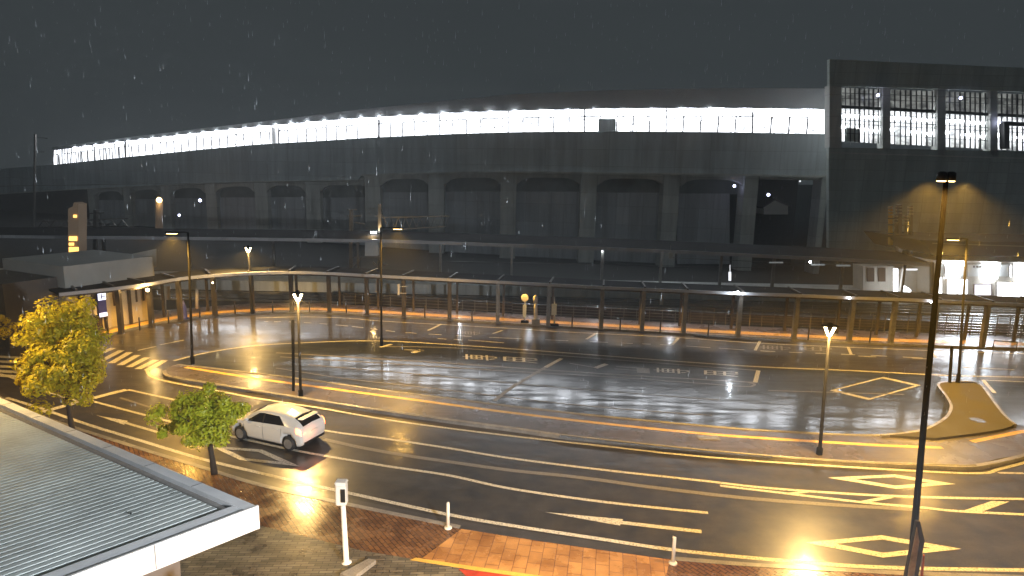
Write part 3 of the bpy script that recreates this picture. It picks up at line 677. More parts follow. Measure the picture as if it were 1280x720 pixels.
stop(656, 403, 372, 1, 'round topped white stop sign, leftmost of three stop posts')
stop(669.5, 405, 371, 2, 'thick pale stop pillar on a concrete block, between two thin stop posts')
stop(693, 407, 371, 3, 'thin stop post with small square timetable on dark foot, rightmost of three')
# low arch rail at right and fences
def fence(name, x0, y0, x1, y1, top, n, nb, lab, mat='grey_steel', zb=.13, pw=.05):
    a, b = G(x0, y0, zb), G(x1, y1, zb); o = thing(name, (a+b)/2, lab, 'fence')
    for i in range(n+1):
        q = a.lerp(b, i/n); bm = NB(); box(bm, q.x-pw/2, q.x+pw/2, q.y-pw/2, q.y+pw/2, zb, zb+top); link('post', bm, mat, o)
    for k in range(nb):
        z = zb+top*(k+1)/nb-.04; bm = NB(); bar(bm, (a.x, a.y, z), (b.x, b.y, z), .035); link('rail', bm, mat, o)
    return o
fence('railing', 430, 381, 640, 393, 1.1, 14, 4, 'low steel railing behind the walkway left of the stop signs')
fence('railing', 640, 393, 860, 404, 1.2, 14, 5, 'low steel railing behind the walkway right of the stop signs')
fence('railing', 862, 404.5, 1105, 415, 1.6, 16, 7, 'steel mesh railing behind the walkway in front of the platform wall', 'glossy_edge')
fence('railing', 1118, 416, 1340, 424, 1.7, 14, 8, 'slatted steel railing glinting below the lit station windows', 'glossy_edge')
b1, b2_ = G(1241, 436, .14), G(1270, 438, .14)
bm = NB(); tube(bm, [b1, b1+Vector((0, 0, .62)), b2_+Vector((0, 0, .62)), b2_], .05, 8)
tag(link('barrier_rail', bm, 'brown_steel', None, True), 'low arched tube barrier on the far kerb at right edge', 'barrier')

# ================================================================== RAILWAY SIDE
# near platform
d0 = 63.0
plat = thing('railway_platform', D(700, 380, 62)*1.0, 'long open railway platform with a thin bright edged roof on steel posts', 'platform')
plat.location.z = 0
tab_top = [(-100, 293.5), (0, 294), (300, 297), (480, 299.5), (560, 302), (640, 305), (760, 309), (880, 314.5), (960, 318.5), (1060, 323), (1166, 329)]
tab_d = [(-100, 72), (0, 70), (300, 68), (640, 65), (960, 61.5), (1166, 59)]
xs = [-100, 0, 100, 200, 300, 400, 480, 560, 640, 720, 800, 880, 960, 1060, 1166]
def sweep(bm, xs, ytab, dtab, dz0, dz1, dy0, dy1):
    """long beam following px columns: top at ytab+dz0 metres, box section"""
    rows = []
    for x in xs:
        q = D(x, lerp_list(ytab, x), lerp_list(dtab, x))
        rows.append([bm.verts.new(q+Vector((0, a, c))) for a, c in ((dy0, dz0), (dy0, dz1), (dy1, dz1), (dy1, dz0))])
    for a, b in zip(rows, rows[1:]):
        for k in range(4): bm.faces.new((a[k], a[(k+1)%4], b[(k+1)%4], b[k]))
    bm.faces.new(rows[0]); bm.faces.new(rows[-1])
bm = NB(); sweep(bm, xs, tab_top, tab_d, 0, -.32, 0, .15); link('roof_edge', bm, 'edge_paint', plat)
bm = NB()
rows = []
for x in xs:
    q = D(x, lerp_list(tab_top, x), lerp_list(tab_d, x)); rows.append([bm.verts.new(q+Vector((0, a, c))) for a, c in ((.153, -.02), (5.5, .42), (5.5, .2), (.153, -.28))])
for a, b in zip(rows, rows[1:]):
    for k in range(4): bm.faces.new((a[k], a[(k+1)%4], b[(k+1)%4], b[k]))
bm.faces.new(rows[0]); bm.faces.new(rows[-1]); link('roof', bm, 'platform_roof', plat)
for x in (547, 640, 758, 835, 913, 982, 1072, 1152, 440, 330, 220, 110):
    q = D(x, lerp_list(tab_top, x), lerp_list(tab_d, x)); bm = NB(); box(bm, q.x-.13, q.x+.13, q.y+2.4, q.y+2.66, .9, q.z-.1); box(bm, q.x-.08, q.x+.08, q.y+.4, q.y+4.8, q.z-.32, q.z-.12)
    link('column', bm, 'grey_steel', plat)
bm = NB(); box(bm, -75, 41, 62.6, 67.4, 0, 1.0); link('platform_slab', bm, 'viaduct_concrete', plat)
# glints: tube lights on top of / under the roof
for x in (562, 583, 588, 610, 640, 664, 671, 699, 726, 751, 788, 816, 841, 848):
    q = D(x, lerp_list(tab_top, x)-3.0, lerp_list(tab_d, x)+2.0); bm = NB(); box(bm, q.x-.3, q.x+.3, q.y-.05, q.y+.05, q.z-.05, q.z+.04); link('roof_lamp', bm, 'panel_white', plat)
for x in (575, 664, 751, 844): light('POINT', D(x, lerp_list(tab_top, x)+4.5, lerp_list(tab_d, x)+2.2), 90, COOL, .04, parent=plat)
# lamps under the right part of the platform roof
for (x0, y0, x1, y1) in ((962, 327.5, 979, 329), (1014, 330, 1031, 332), (1046, 331, 1063, 333), (1128, 336, 1147, 338)):
    bm = NB(); rect(bm, x0, y0, x1, y1, 62.5, .12); link('tube_lamp', bm, 'interior_grey' if x0 < 1100 else 'panel_white', plat)
bm = NB(); rect(bm, 1012, 326.5, 1014, 328.5, 62, .12); link('tube_lamp', bm, 'lamp_cool', plat)
bm = NB(); rect(bm, 1118.5, 336, 1122.5, 369.5, 62, .25); link('lit_door', bm, 'window_white', plat)
# grey walls with windows under the roof at right
wl = thing('platform_building', (40, 64, 0), 'pale grey building with tall windows under the platform roof end', 'building')
bm = NB(); rect(bm, 1079, 333, 1118, 366, 64, 2); link('wall', bm, 'pale_wall', wl)
bm = NB(); rect(bm, 1124, 337, 1164, 370, 64.4, 2); link('wall', bm, 'pale_wall', wl)
for x0 in (1084, 1098): bm = NB(); rect(bm, x0, 335, x0+9, 352, 63.9, .07); link('window', bm, 'slot_dark', wl)
bm = NB(); pq(bm, [(1129, 356), (1138.5, 362), (1139, 370), (1129, 369)], 61.9, .12); tag(link('notice_panel', bm, 'window_white'), 'bright white slanted panel standing on the platform near the lit doorway', 'panel')
bm = NB(); rect(bm, 1164.5, 328, 1168, 372, 57.5, .3); tag(link('corner_post', bm, 'brown_steel'), 'dark steel post at the right end of the platform roof', 'post')

# bright station office, right edge
so = thing('station_office', D(1230, 370, 62), 'two storey station office with bright white windows at the right edge', 'building'); so.location.z = 0
bm = NB(); pq(bm, [(1165, 325), (1400, 331), (1400, 385), (1165, 374)], 62, 8); link('wall', bm, 'pale_wall', so)
bm = NB(); pq(bm, [(1150, 300), (1420, 306), (1420, 325), (1166, 319)], 60.5, 10); link('roof', bm, 'platform_roof', so)
bm = NB(); pq(bm, [(1166, 303.5), (1420, 312), (1420, 313.2), (1166, 304.7)], 60.3, .1); link('roof_edge', bm, 'glossy_edge', so)
for k, (x0, y0, x1, y1, mt) in enumerate(((1184, 349.5, 1210, 367.5, 'window_white'), (1218.5, 356, 1239.5, 369, 'window_violet'), (1246.5, 353, 1285, 371.5, 'window_white'), (1171, 346.5, 1178, 371, 'window_white'), (1300, 354, 1340, 372, 'window_white'))):
    bm = NB(); rect(bm, x0, y0, x1, y1, 61.9, .05); w_ = link('window', bm, mt, so)
    bm = NB()
    rect(bm, x0-.8, y0-.8, x1+.8, y0, 61.8, .15); rect(bm, x0-.8, y1, x1+.8, y1+.8, 61.8, .15); rect(bm, x0-.8, y0, x0, y1, 61.8, .15); rect(bm, x1, y0, x1+.8, y1, 61.8, .15)
    if k in (0, 2): rect(bm, (x0+x1)/2-.3, y0, (x0+x1)/2+.3, y1, 61.8, .1)
    link('frame', bm, 'grey_steel', w_)
bm = NB(); rect(bm, 1173, 331, 1262, 345.5, 61.93, .06); link('upper_window', bm, 'interior_grey', so)
bm = NB()
for x in (1173, 1181, 1209, 1262, 1266): rect(bm, x-.5, 330, x+.5, 346, 61.8, .1)
rect(bm, 1173, 329.4, 1266, 330.4, 61.8, .12); link('upper_window_frame', bm, 'grey_steel', so)
bm = NB(); rect(bm, 1262.6, 332, 1265.4, 346, 61.9, .06); link('lit_strip', bm, 'window_white', so)
for (x0, y0, x1, y1) in ((1184, 326.5, 1205, 332.5), (1232.5, 328.5, 1250, 335), (1275, 331.5, 1292, 337), (1186, 342.5, 1200, 346.5), (1233, 344.5, 1247, 348.5), (1277, 346.5, 1290, 350)):
    bm = NB(); rect(bm, x0, y0, x1, y1, 61.55, .2); link('tube_lamp', bm, 'lamp_cool', so)
for k in range(4):
    bm = NB(); x = 1216.5+k*4.1; rect(bm, x, 332, x+2.2, 334.6, 61.85, .03); link('sign_letter', bm, 'black_plastic', so)
light('AREA', D(1225, 350, 60.8), 900, COOL, 4, (R(75), 0, R(180)), parent=so)

# viaduct with the long lit platform
VD = [(-60, 165), (66, 141), (150, 130), (250, 119), (320, 112), (400, 105), (480, 99), (560, 94.5), (640, 91), (760, 87.5), (900, 84), (1038, 81.5)]
V_top = [(-60, 206), (66, 188), (150, 177.5), (250, 166), (320, 158.5), (400, 151.5), (460, 147), (560, 141.5), (640, 138.5), (760, 136), (900, 135), (1038, 137)]
V_bot = [(-60, 216), (66, 206), (150, 197), (250, 187), (320, 180.5), (400, 176), (460, 172), (560, 167.5), (640, 165), (760, 164), (900, 165), (1038, 167.5)]
V_ledge = [(-60, 246), (66, 238), (212, 231), (320, 227), (448, 225), (452, 219), (527, 216.5), (640, 215), (760, 216.5), (900, 218), (1038, 221)]
V_roof = [(-60, 198), (66, 184), (150, 173), (250, 161), (320, 153), (400, 143), (460, 136), (560, 126), (640, 118), (760, 113), (900, 110.5), (1038, 111)]
va = thing('viaduct_station', (0, 92, 0), 'long elevated railway station on concrete arches with a glowing window band', 'station')
vx = [-60, 0, 66]+list(range(100, 440, 30))+[448, 452]+list(range(480, 1020, 30))+[1038]
def vz(tab, x, dy=0): return D(x, lerp_list(tab, x), lerp_list(VD, x)+dy)
def vsweep(name, xs_, t0, t1, dy0, dy1, mat, ex0=0, ex1=0):
    bm = NB(); rows = []
    for x in xs_:
        a = vz(t0, x); b = vz(t1, x)
        rows.append([bm.verts.new(q) for q in (a+Vector((0, dy0, ex0)), b+Vector((0, dy0, ex1)), b+Vector((0, dy1, ex1)), a+Vector((0, dy1, ex0)))])
    for a, b in zip(rows, rows[1:]):
        for k in range(4): bm.faces.new((a[k], a[(k+1)%4], b[(k+1)%4], b[k]))
    bm.faces.new(rows[0]); bm.faces.new(rows[-1]); return link(name, bm, mat, va)
vin = [x for x in vx if x >= 66]
vsweep('roof_fascia', vin, V_roof, V_top, -.2, 12, 'fascia_grey')
vsweep('side_wall', vx, V_bot, V_ledge, 0, 12, 'viaduct_wall', 0, .05)
vsweep('ledge', [x for x in vx if x >= 452], V_ledge, V_ledge, -.35, -.02, 'viaduct_concrete', .12, -.14)
vsweep('ledge', [x for x in vx if x <= 448], V_ledge, V_ledge, -.25, -.02, 'viaduct_concrete', .08, -.10)
vsweep('back_wall', vin, V_top, V_bot, 6, 6.5, 'viaduct_wall')
# windows by arc length
samples = []; s = 0; prev = None; x = 66.0
while x <= 1032:
    q = vz(V_bot, x)
    if prev is not None: s += (q-prev).length
    samples.append((s, x)); prev = q; x += 1.0
def px_at(sv):
    for (s0, x0), (s1, x1) in zip(samples, samples[1:]):
        if s1 >= sv: return x0+(x1-x0)*(sv-s0)/(s1-s0)
    return samples[-1][1]
tot = samples[-1][0]; nw = int(round(tot/2.15))
for i in range(nw):
    xa, xb = px_at(tot*i/nw), px_at(tot*(i+1)/nw)
    ta, tb, ba, bb = vz(V_top, xa), vz(V_top, xb), vz(V_bot, xa), vz(V_bot, xb)
    ta.z -= .02; tb.z -= .02; ba.z += .01; bb.z += .01
    bm = NB(); back = Vector((0, .06, 0))
    vs = [bm.verts.new(q+Vector((0, .3, 0))) for q in (ta, tb, bb, ba)]; vb = [bm.verts.new(q+Vector((0, .36, 0))) for q in (ta, tb, bb, ba)]
    bm.faces.new(vs); bm.faces.new(vb)
    for k in range(4): bm.faces.new((vs[k], vs[(k+1)%4], vb[(k+1)%4], vb[k]))
    pn = link('window', bm, 'glass_louvre' if xa < 158 or 332 < xa < 346 else 'glass_band', va)
    bm = NB(); fy = Vector((0, .2, 0)); th = .15 if i % 6 else .26
    hgt = (ta.z-ba.z)
    if i % 5 == 2 : bar(bm, ba+fy, ta+fy, th)
    else: bar(bm, ba+fy, ba+fy+Vector((0, 0, hgt*.68)), .14)
    if i % 3 != 1: bar(bm, ba+fy+Vector((0, 0, hgt*.68)), bb+fy+Vector((0, 0, (tb.z-bb.z)*.68)), .12)
    link('frame', bm, 'black_plastic', pn)
for i in range(0, 41):      # ceiling lamps just under the roof edge
    x = px_at(tot*(i+.5)/41)
    if x < 85: continue
    q = vz(V_top, x)+Vector((0, -.0, -.26)); bm = NB(); box(bm, q.x-.95, q.x+.95, q.y-.1, q.y+.08, q.z-.10, q.z+.14); link('ceiling_lamp', bm, 'lamp_cool', va)
bm = NB(); pq(bm, [(748, 148.5), (773, 148.5), (773, 164.5), (748, 164.5)], lerp_list(VD, 760)+.05, .1); link('dark_shutter', bm, 'viaduct_wall', va)
# columns
vc = [(112, 8), (157, 9), (205, 11), (262, 13), (325, 16), (390, 18), (465, 19), (545, 19), (636, 19.5), (737, 19.5), (841, 19.5), (941, 17), (1033, 8)]
for x, wd in vc:
    bm = NB(); dd = lerp_list(VD, x)
    q = vz(V_ledge, x); hw = wd/2*dd/FPX
    box(bm, q.x-hw, q.x+hw, q.y+.2, q.y+2.6, 0, q.z-.12)
    link('column', bm, 'viaduct_concrete', va)
# arched beams between columns
for (x0, w0), (x1, w1) in zip(vc, vc[1:]):
    a = x0+w0/2; b = x1-w1/2; pts_t = []; pts_b = []
    n = 10
    dep = 9.0 if x0 > 400 else 6.0
    for k in range(n+1):
        t_ = k/n; x = a+(b-a)*t_; yl = lerp_list(V_ledge, x)
        hch = (abs(2*t_-1)**5)*9+6.5
        if x0 >= 941: hch = 5
        pts_t.append((x, yl+1.0)); pts_b.append((x, yl+hch*lerp_list([(0, .6), (500, 1)], x0)))
    bm = NB(); rows = []
    for (xt, yt), (xb, yb) in zip(pts_t, pts_b):
        dd = lerp_list(VD, xt)+.45
        A, B = D(xt, yt, dd), D(xb, yb, dd); rows.append([bm.verts.new(q) for q in (A, B, B+Vector((0, 1.6, 0)), A+Vector((0, 1.6, 0)))])
    for r0, r1 in zip(rows, rows[1:]):
        for k in range(4): bm.faces.new((r0[k], r0[(k+1)%4], r1[(k+1)%4], r1[k]))
    bm.faces.new(rows[0]); bm.faces.new(rows[-1]); link('arch_beam', bm, 'viaduct_concrete', va)
    if x0 < 900:
        bm = NB(); yb0 = lerp_list(V_ledge, (a+b)/2)+24*lerp_list([(0, .55), (500, 1)], x0)
        dA, dB = lerp_list(VD, a)+3.2, lerp_list(VD, b)+3.2
        xb_ = b if x1 != 941 else 912
        up = NB(); pq(up, [(a-2, lerp_list(V_ledge, a)+3), (b+2, lerp_list(V_ledge, b)+3), (b+2, yb0+1), (a-2, yb0+1)], [dA+.25, dB+.25, dB+.25, dA+.25], .05); link('shade_panel', up, 'opening_shade', va)  # panel added to give the open arch its shaded tone
        pq(bm, [(a-4, yb0), (xb_+(4 if x1 != 941 else 0), yb0), (xb_+(4 if x1 != 941 else 0), 330), (a-4, 330)], [dA, dB, dB, dA], .3); link('infill_panel', bm, 'infill_panel', va)
vsweep('shade_sheet', vx, V_ledge, V_ledge, 9, 10, 'dark_void', 0, -14)  # dark sheet painted as the unlit depth under the viaduct

# small things seen between the last columns
bm = NB(); pq(bm, [(955, 259), (969, 250), (985, 257), (985, 268), (955, 268)], 88, 5); hs = thing('house', D(970, 268, 90), 'small pale gabled house seen between the viaduct columns at right', 'house'); hs.location.z = 0
link('wall', bm, 'pale_wall', hs)
bm = NB(); pq(bm, [(953, 259), (969, 248.6), (987, 256.6), (987, 258), (969, 250.2), (953, 260.4)], 87.6, 6); link('roof', bm, 'grey_wall', hs)
for (px, py, y, r_, m_, lab) in ((918, 232.5, 84, .26, 'lamp_blue', 'small blue white lamp hanging in the gap left of the last column'), (960.5, 243.5, 85, .28, 'lamp_blue', 'small blue white lamp above the pale gabled house'),
                                 (250, 250.5, 108, .36, 'lamp_blue', 'blue white lamp under the viaduct at left, the higher of two'), (224, 269, 108, .28, 'lamp_blue', 'blue white lamp under the viaduct at left, the lower of two'),
                                 (708, 229, 93, .2, 'panel_white', 'faint white lamp under an arch in the middle of the viaduct'), (1000, 226.5, 86, .18, 'panel_white', 'faint white lamp below the ledge right of the last column'), (1019, 228, 86, .2, 'panel_white', 'white spot lamp below the ledge next to the dark tower')):
    bm = NB(); q = D(px, py, y); bmesh.ops.create_icosphere(bm, subdivisions=2, radius=r_*.7, matrix=Matrix.Translation(q)); bl_ = tag(link('hanging_lamp', bm, m_, None, True), lab, 'lamp', 'small lamps under the viaduct')
bm = NB()
for (x0, y0, x1, y1) in ((1026, 244.5, 1035, 247), (1024, 250, 1035, 252.5)): rect(bm, x0, y0, x1, y1, 83, .2)
tag(link('tube_lamps', bm, 'panel_white'), 'pair of short white tube lights stacked beside the dark tower', 'lamp')
bm = NB(); tube(bm, [D(199, 292, 106), D(199, 251, 106)], .55, 10); lp_ = tag(link('pillar', bm, 'painted_glow', None, True), 'slim pale pillar with a painted orange glow below the lamp at its top', 'pillar')  # lamp's orange light put into the pillar material as faint emission
bm = NB(); bmesh.ops.create_icosphere(bm, subdivisions=2, radius=.42, matrix=Matrix.Translation(D(199, 250, 105))); tag(link('hanging_lamp', bm, 'lamp_sodium', None, True), 'orange lamp at the top of the slim pillar under the viaduct', 'lamp', 'small lamps under the viaduct')
bm = NB(); rect(bm, 173.5, 288, 179, 294, 106, .5); tag(link('lit_sign', bm, 'amber_window'), 'small square amber lit sign low under the viaduct at left', 'sign')
# orange lit tower far left
tw = thing('tower_block', D(91, 315, 60), 'narrow tower with a painted orange glow and amber windows rising behind the halls, far left', 'building'); tw.location.z = 0
bm = NB(); pq(bm, [(85, 261), (91, 258), (92, 253), (98, 255), (98, 330), (85, 330)], 60, 1.2); link('wall', bm, 'painted_glow', tw)  # orange light on this wall is emission in its material
for (x0, y0, x1, y1) in ((91.5, 268.5, 95.5, 272), (86, 295.5, 96, 301), (86, 303.5, 92, 307), (86, 309, 98, 316)):
    bm = NB(); rect(bm, x0, y0, x1, y1, 59.9, .05); link('window', bm, 'amber_window', tw)
bm = NB(); pq(bm, [(87, 333), (94, 333), (94, 336), (87, 336.5)], 90, .2); rect(bm, 86, 337.5, 95, 339.5, 90, .2); tag(link('lit_sign', bm, 'interior_grey'), 'two small pale lit strips above the low white hall at far left', 'sign')

# station tower at right
tr = thing('station_hall', (60, 76, 0), 'tall dark station hall with big glazed bays, upper right', 'station')
TY = 76.0
bm = NB(); pq(bm, [(1036, 184), (1440, 193), (1440, 330), (1036, 318)], TY, .6); link('lower_wall', bm, 'station_dark', tr)
bm = NB(); pq(bm, [(1037, 74), (1440, 92), (1440, 122), (1250, 113.5), (1037, 107)], TY-.3, .6); link('upper_wall', bm, 'station_dark', tr)
bm = NB(); pq(bm, [(1036, 190), (1440, 202), (1440, 203.5), (1036, 191.5)], TY-.12, .1); link('ledge', bm, 'viaduct_concrete', tr)
pil = [(1037, 1052), (1103.5, 1113), (1172, 1182), (1238, 1247), (1304, 1314), (1370, 1380)]
def ty(x, y): return y+(x-1045)*.052
for a, b in pil:
    bm = NB(); pq(bm, [(a, 107+(a-1045)*.036), (b, 107+(b-1045)*.036), (b, ty(b, 176)+9), (a, ty(a, 176)+9)], TY, 1.2); link('pilaster', bm, 'viaduct_concrete', tr)
bays = [(1052, 1103.5), (1113, 1172), (1182, 1238), (1247, 1304), (1314, 1370)]
for (a, b) in bays:
    nn = 4
    tp = lambda x: 107.5+(x-1045)*.036+2
    bt = lambda x: ty(x, 176.5)
    md = lambda x: ty(x, 131)
    bm = NB(); pq(bm, [(a, tp(a)), (b, tp(b)), (b, md(b)), (a, md(a))], TY+1.0, .05); g1 = link('window', bm, 'glass_dim', tr)
    bm = NB(); pq(bm, [(a, md(a)), (b, md(b)), (b, bt(b)), (a, bt(a))], TY+1.6, .05); g2 = link('window', bm, 'glass_hall', tr)
    # lit lower zones seen inside
    for (f0, f1, y0, y1) in ((.42, .72, 160, 176), (.02, .12, 150, 176), (.88, .98, 136, 176)):
        bm = NB(); xa, xb = a+(b-a)*f0, a+(b-a)*f1; pq(bm, [(xa, ty(xa, y0)), (xb, ty(xb, y0)), (xb, ty(xb, y1)), (xa, ty(xa, y1))], TY+1.45, .05); link('lit_opening', bm, 'panel_white', tr)
    for (f0, f1, yy, hh) in ((.08, .40, 142, 3.4), (.50, .95, 143, 3), (.0, .10, 157, 3), (.38, .62, 158.5, 3), (.75, 1.0, 159.5, 3)):
        bm = NB(); xa, xb = a+(b-a)*f0, a+(b-a)*f1; pq(bm, [(xa, ty(xa, yy)), (xb, ty(xb, yy)), (xb, ty(xb, yy+hh)), (xa, ty(xa, yy+hh))], TY+.9, .2); link('tube_lamp', bm, 'lamp_cool', tr)
    bm = NB()
    for k, th in ((.10, .45), (.22, .5), (.33, .5), (.44, .9), (.56, .5), (.67, .5), (.78, .8), (.90, .5)):
        x = a+(b-a)*k; pq(bm, [(x-th, tp(x)), (x+th, tp(x)), (x+th, bt(x)), (x-th, bt(x))], TY+.5, .15)
    for yy, hh in ((131, 4), (140.5, .7), (149, .9), (153.5, .7), (165.5, .7)):
        pq(bm, [(a, ty(a, yy)), (b, ty(b, yy)), (b, ty(b, yy+hh)), (a, ty(a, yy+hh))], TY+.35, .12)
    pq(bm, [(a, tp(a)+6), (b, tp(b)+6), (b, tp(b)+6.8), (a, tp(a)+6.8)], TY+.35, .12)
    pq(bm, [(a, tp(a)+13), (b, tp(b)+13), (b, tp(b)+13.6), (a, tp(a)+13.6)], TY+.35, .12)
    link('frame', bm, 'black_plastic', g2)
bm = NB(); pq(bm, [(1058, 160), (1073, 160.5), (1073, 177.5), (1058, 177)], TY+.7, .1); link('dark_shutter', bm, 'station_dark', tr)
bm = NB(); pq(bm, [(1255, 152), (1440, 160), (1440, 166), (1262, 157), (1262, 186), (1256, 186)], TY-1.2, .8); link('glazed_box', bm, 'black_plastic', tr)
for (px, py) in ((1097.5, 119), (1201, 122.5), (1249, 153)):
    bm = NB(); bmesh.ops.create_icosphere(bm, subdivisions=2, radius=.17, matrix=Matrix.Translation(D(px, py, TY-.5))); link('lamp', bm, 'lamp_blue', tr, True)

# track masts and signal gear
def mast(px, y0, y1, d, lab, w=.35, arms=()):
    a, b = D(px, y1, d), D(px, y0, d); a.z = 0; o = thing('catenary_mast', a, lab, 'mast', 'railway masts')
    bm = NB(); bar(bm, a, b, w); link('pole', bm, 'grey_steel', o)
    for (x0, yy0, x1, yy1) in arms: bm = NB(); bar(bm, D(x0, yy0, d), D(x1, yy1, d), .12); link('arm', bm, 'grey_steel', o)
    return o
mast(439, 262, 345, 72, 'steel mast left of the white equipment box with short cross arms', .4, ((434, 262, 446, 262), (434, 270, 452, 270), (444, 278, 456, 280), (439, 335, 453, 322)))
mast(475, 255, 345, 71, 'steel mast just right of the white equipment box', .35, ((470, 270, 480, 270), (466, 327, 475, 337), (475, 331, 484, 331)))
mast(120, 262, 345, 80, 'dark steel mast with insulator arms above the low white hall', .4, ((108, 267, 130, 266), (110, 275, 131, 275), (112, 283, 128, 284)))
mast(44, 168, 300, 120, 'thin tall mast standing at the far left of the viaduct', .3, ((47, 172, 60, 173), (44, 190, 56, 190)))
eb = thing('equipment_box', D(463, 320, 70), 'white rectangular equipment box held up between two railway masts', 'box'); eb.location.z = D(463, 320, 70).z
bm = NB(); rect(bm, 456, 293, 472, 320, 70, .8); bmesh.ops.bevel(bm, geom=bm.edges[:], offset=.03, segments=1, affect='EDGES'); link('cabinet', bm, 'white_metal', eb)
bm = NB(); bar(bm, D(456, 321, 70.4), D(475, 321, 70.4), .12); bar(bm, D(440, 322, 70.4), D(456, 321, 70.4), .12); link('bracket', bm, 'grey_steel', eb)
q = D(467, 290.5, 69.5); bm = NB(); box(bm, q.x-.3, q.x+.3, q.y-.1, q.y+.1, q.z-.08, q.z+.08); link('lamp', bm, 'lamp_cool', eb); light('POINT', q+Vector((0, -.9, .1)), 110, WARM, .05, parent=eb)
tg = thing('truss_beam', D(525, 280, 74), 'horizontal lattice truss beam over the tracks right of the masts', 'truss')
bm = NB(); bar(bm, D(478, 272, 74), D(562, 270, 74), .14); bar(bm, D(478, 288, 74), D(555, 283, 74), .14)
link('chord', bm, 'glossy_edge', tg)
bm = NB()
for k in range(9):
    xa = 480+k*9; bar(bm, D(xa, 272, 74), D(xa+4.5, 285, 74), .07); bar(bm, D(xa+4.5, 285, 74), D(xa+9, 271, 74), .07)
link('lattice', bm, 'grey_steel', tg)
tg2 = thing('truss_beam', D(120, 282, 82), 'horizontal lattice truss beam over the tracks at far left', 'truss')
bm = NB(); bar(bm, D(45, 284, 82), D(160, 283, 82), .16); bar(bm, D(45, 277, 82), D(160, 273, 82), .1)
for k in range(8): bar(bm, D(48+k*14, 284, 82), D(55+k*14, 275, 82), .07); bar(bm, D(55+k*14, 275, 82), D(62+k*14, 284, 82), .07)
link('lattice', bm, 'grey_steel', tg2)
# electrical pole cluster right
ec = thing('transformer_frame', D(1124, 318, 66), 'cluster of upright poles and insulators on the platform roof, right', 'electrical frame')
for (x, y0, y1, w_) in ((1113, 258, 306, .3), (1123.5, 256, 320, .42), (1138, 257, 318, .3), (1132, 268, 312, .16), (1119, 268, 300, .14)):
    bm = NB(); bar(bm, D(x, y1, 66), D(x, y0, 66), w_); link('pole', bm, 'grey_steel' if x > 1115 else 'tactile', ec)
    bm = NB()
    for k in range(3): q = D(x, y0+3+k*4, 66); tube(bm, [q, q+Vector((0, 0, .12))], .28, 8)
    link('insulator', bm, 'pale_wall', ec)
bm = NB()
for yy in (273, 281, 292): bar(bm, D(1110, yy, 65.9), D(1140, yy+.5, 65.9), .12)
link('crossarm', bm, 'grey_steel', ec)
# overhead wires
bm = NB()
for (pa, pb, d) in (((-20, 233, ), (455, 226), 86), ((540, 326), (958, 335), 70), ((840, 322), (1166, 337), 68)):
    tube(bm, [D(*pa, d), D(*pb, d)], .03, 5)
tag(link('overhead_wires', bm, 'grey_steel'), 'thin overhead railway wires strung across behind the platform roof', 'wires')
# small sign brackets on the walkway columns
sb_ = thing('bracket_sign', D(500, 362, cpts[9].y-.3), 'small white bracket sign fixed to a walkway column left of centre', 'sign')
bm = NB(); yb = cpts[9].y-.35; rect(bm, 497, 355, 499.5, 369, yb, .06); link('panel', bm, 'white_plastic', sb_)
bm = NB(); bar(bm, D(499, 358, yb), D(509, 358, yb), .05); bar(bm, D(499, 366.5, yb), D(509, 366.5, yb), .05); link('bracket', bm, 'white_plastic', sb_)
for (x0, y0, x1, y1, d, lab, m_) in ((469, 355, 471.5, 365, 55, 'narrow pale sign hanging behind the walkway beside the lamp post', 'pale_wall'), (836, 316, 841, 323, 62, 'small square grey sign under the platform roof edge', 'pale_wall'), (825, 370, 829, 381, 56, 'small ochre notice hanging behind the walkway, right of centre', 'beige_wall'), (911, 340, 914, 351, 61, 'narrow bright white sign on a platform post', 'panel_white')):
    bm = NB(); rect(bm, x0, y0, x1, y1, d, .1); bar(bm, D((x0+x1)/2, y0, d+.05), D((x0+x1)/2, y0-9, d+.05), .04); tag(link('hanging_sign', bm, m_), lab, 'sign')

# track bed furniture: low concrete wall behind the railings
bm = NB(); pts_ = [G(x, y, .13) for x, y in ((420, 379), (640, 391), (860, 402), (1100, 412), (1400, 424))]
ribbon(bm, [Vector((q.x, q.y+1.2, 0)) for q in pts_], .25, .75, .75); tag(link('low_wall', bm, 'gutter_stone'), 'low concrete wall running behind the steel railings', 'wall')
bm = NB()
for yy in (57.5, 58.9, 60.0, 61.2): box(bm, -80, 70, yy-.04, yy+.04, -.01, .18)
tag(link('railway_tracks', bm, 'glossy_edge'), 'two pairs of steel rails between the walkway and the platform', 'railway track')

# ================================================================== LEFT KIOSK BUILDING
ks = thing('station_kiosk', G(150, 404, 0), 'low beige building with slot windows and lit sign behind the walkway', 'building')
kA, kB = G(128, 414, .13), G(193, 398, .13); kA = Vector((G(88, 422).x, G(88, 422).y, .13))
kdir = (kB-kA).normalized(); kn = Vector((-kdir.y, kdir.x, 0))
def kbox(bm, s0, s1, n0, n1, z0, z1):
    L_ = (kB-kA).length
    vs = [bm.verts.new(Vector(((kA+kdir*L_*s+kn*n).x, (kA+kdir*L_*s+kn*n).y, z))) for z in (z0, z1) for s, n in ((s0, n0), (s1, n0), (s1, n1), (s0, n1))]
    for f in ((0,1,2,3),(4,5,6,7),(0,1,5,4),(1,2,6,5),(2,3,7,6),(3,0,4,7)): bm.faces.new([vs[i] for i in f])
bm = NB(); kbox(bm, 0, 1, 0, 7, .13, 3.5); link('wall', bm, 'beige_wall', ks)
bm = NB(); kbox(bm, -.02, 1.02, -.25, 7.2, 3.5, 5.1); link('parapet', bm, 'pale_wall', ks)
for s in (.52, .70, .79, .88):
    bm = NB(); kbox(bm, s-.012, s+.012, -.04, .02, 1.7, 3.2); link('slot_window', bm, 'slot_dark', ks)
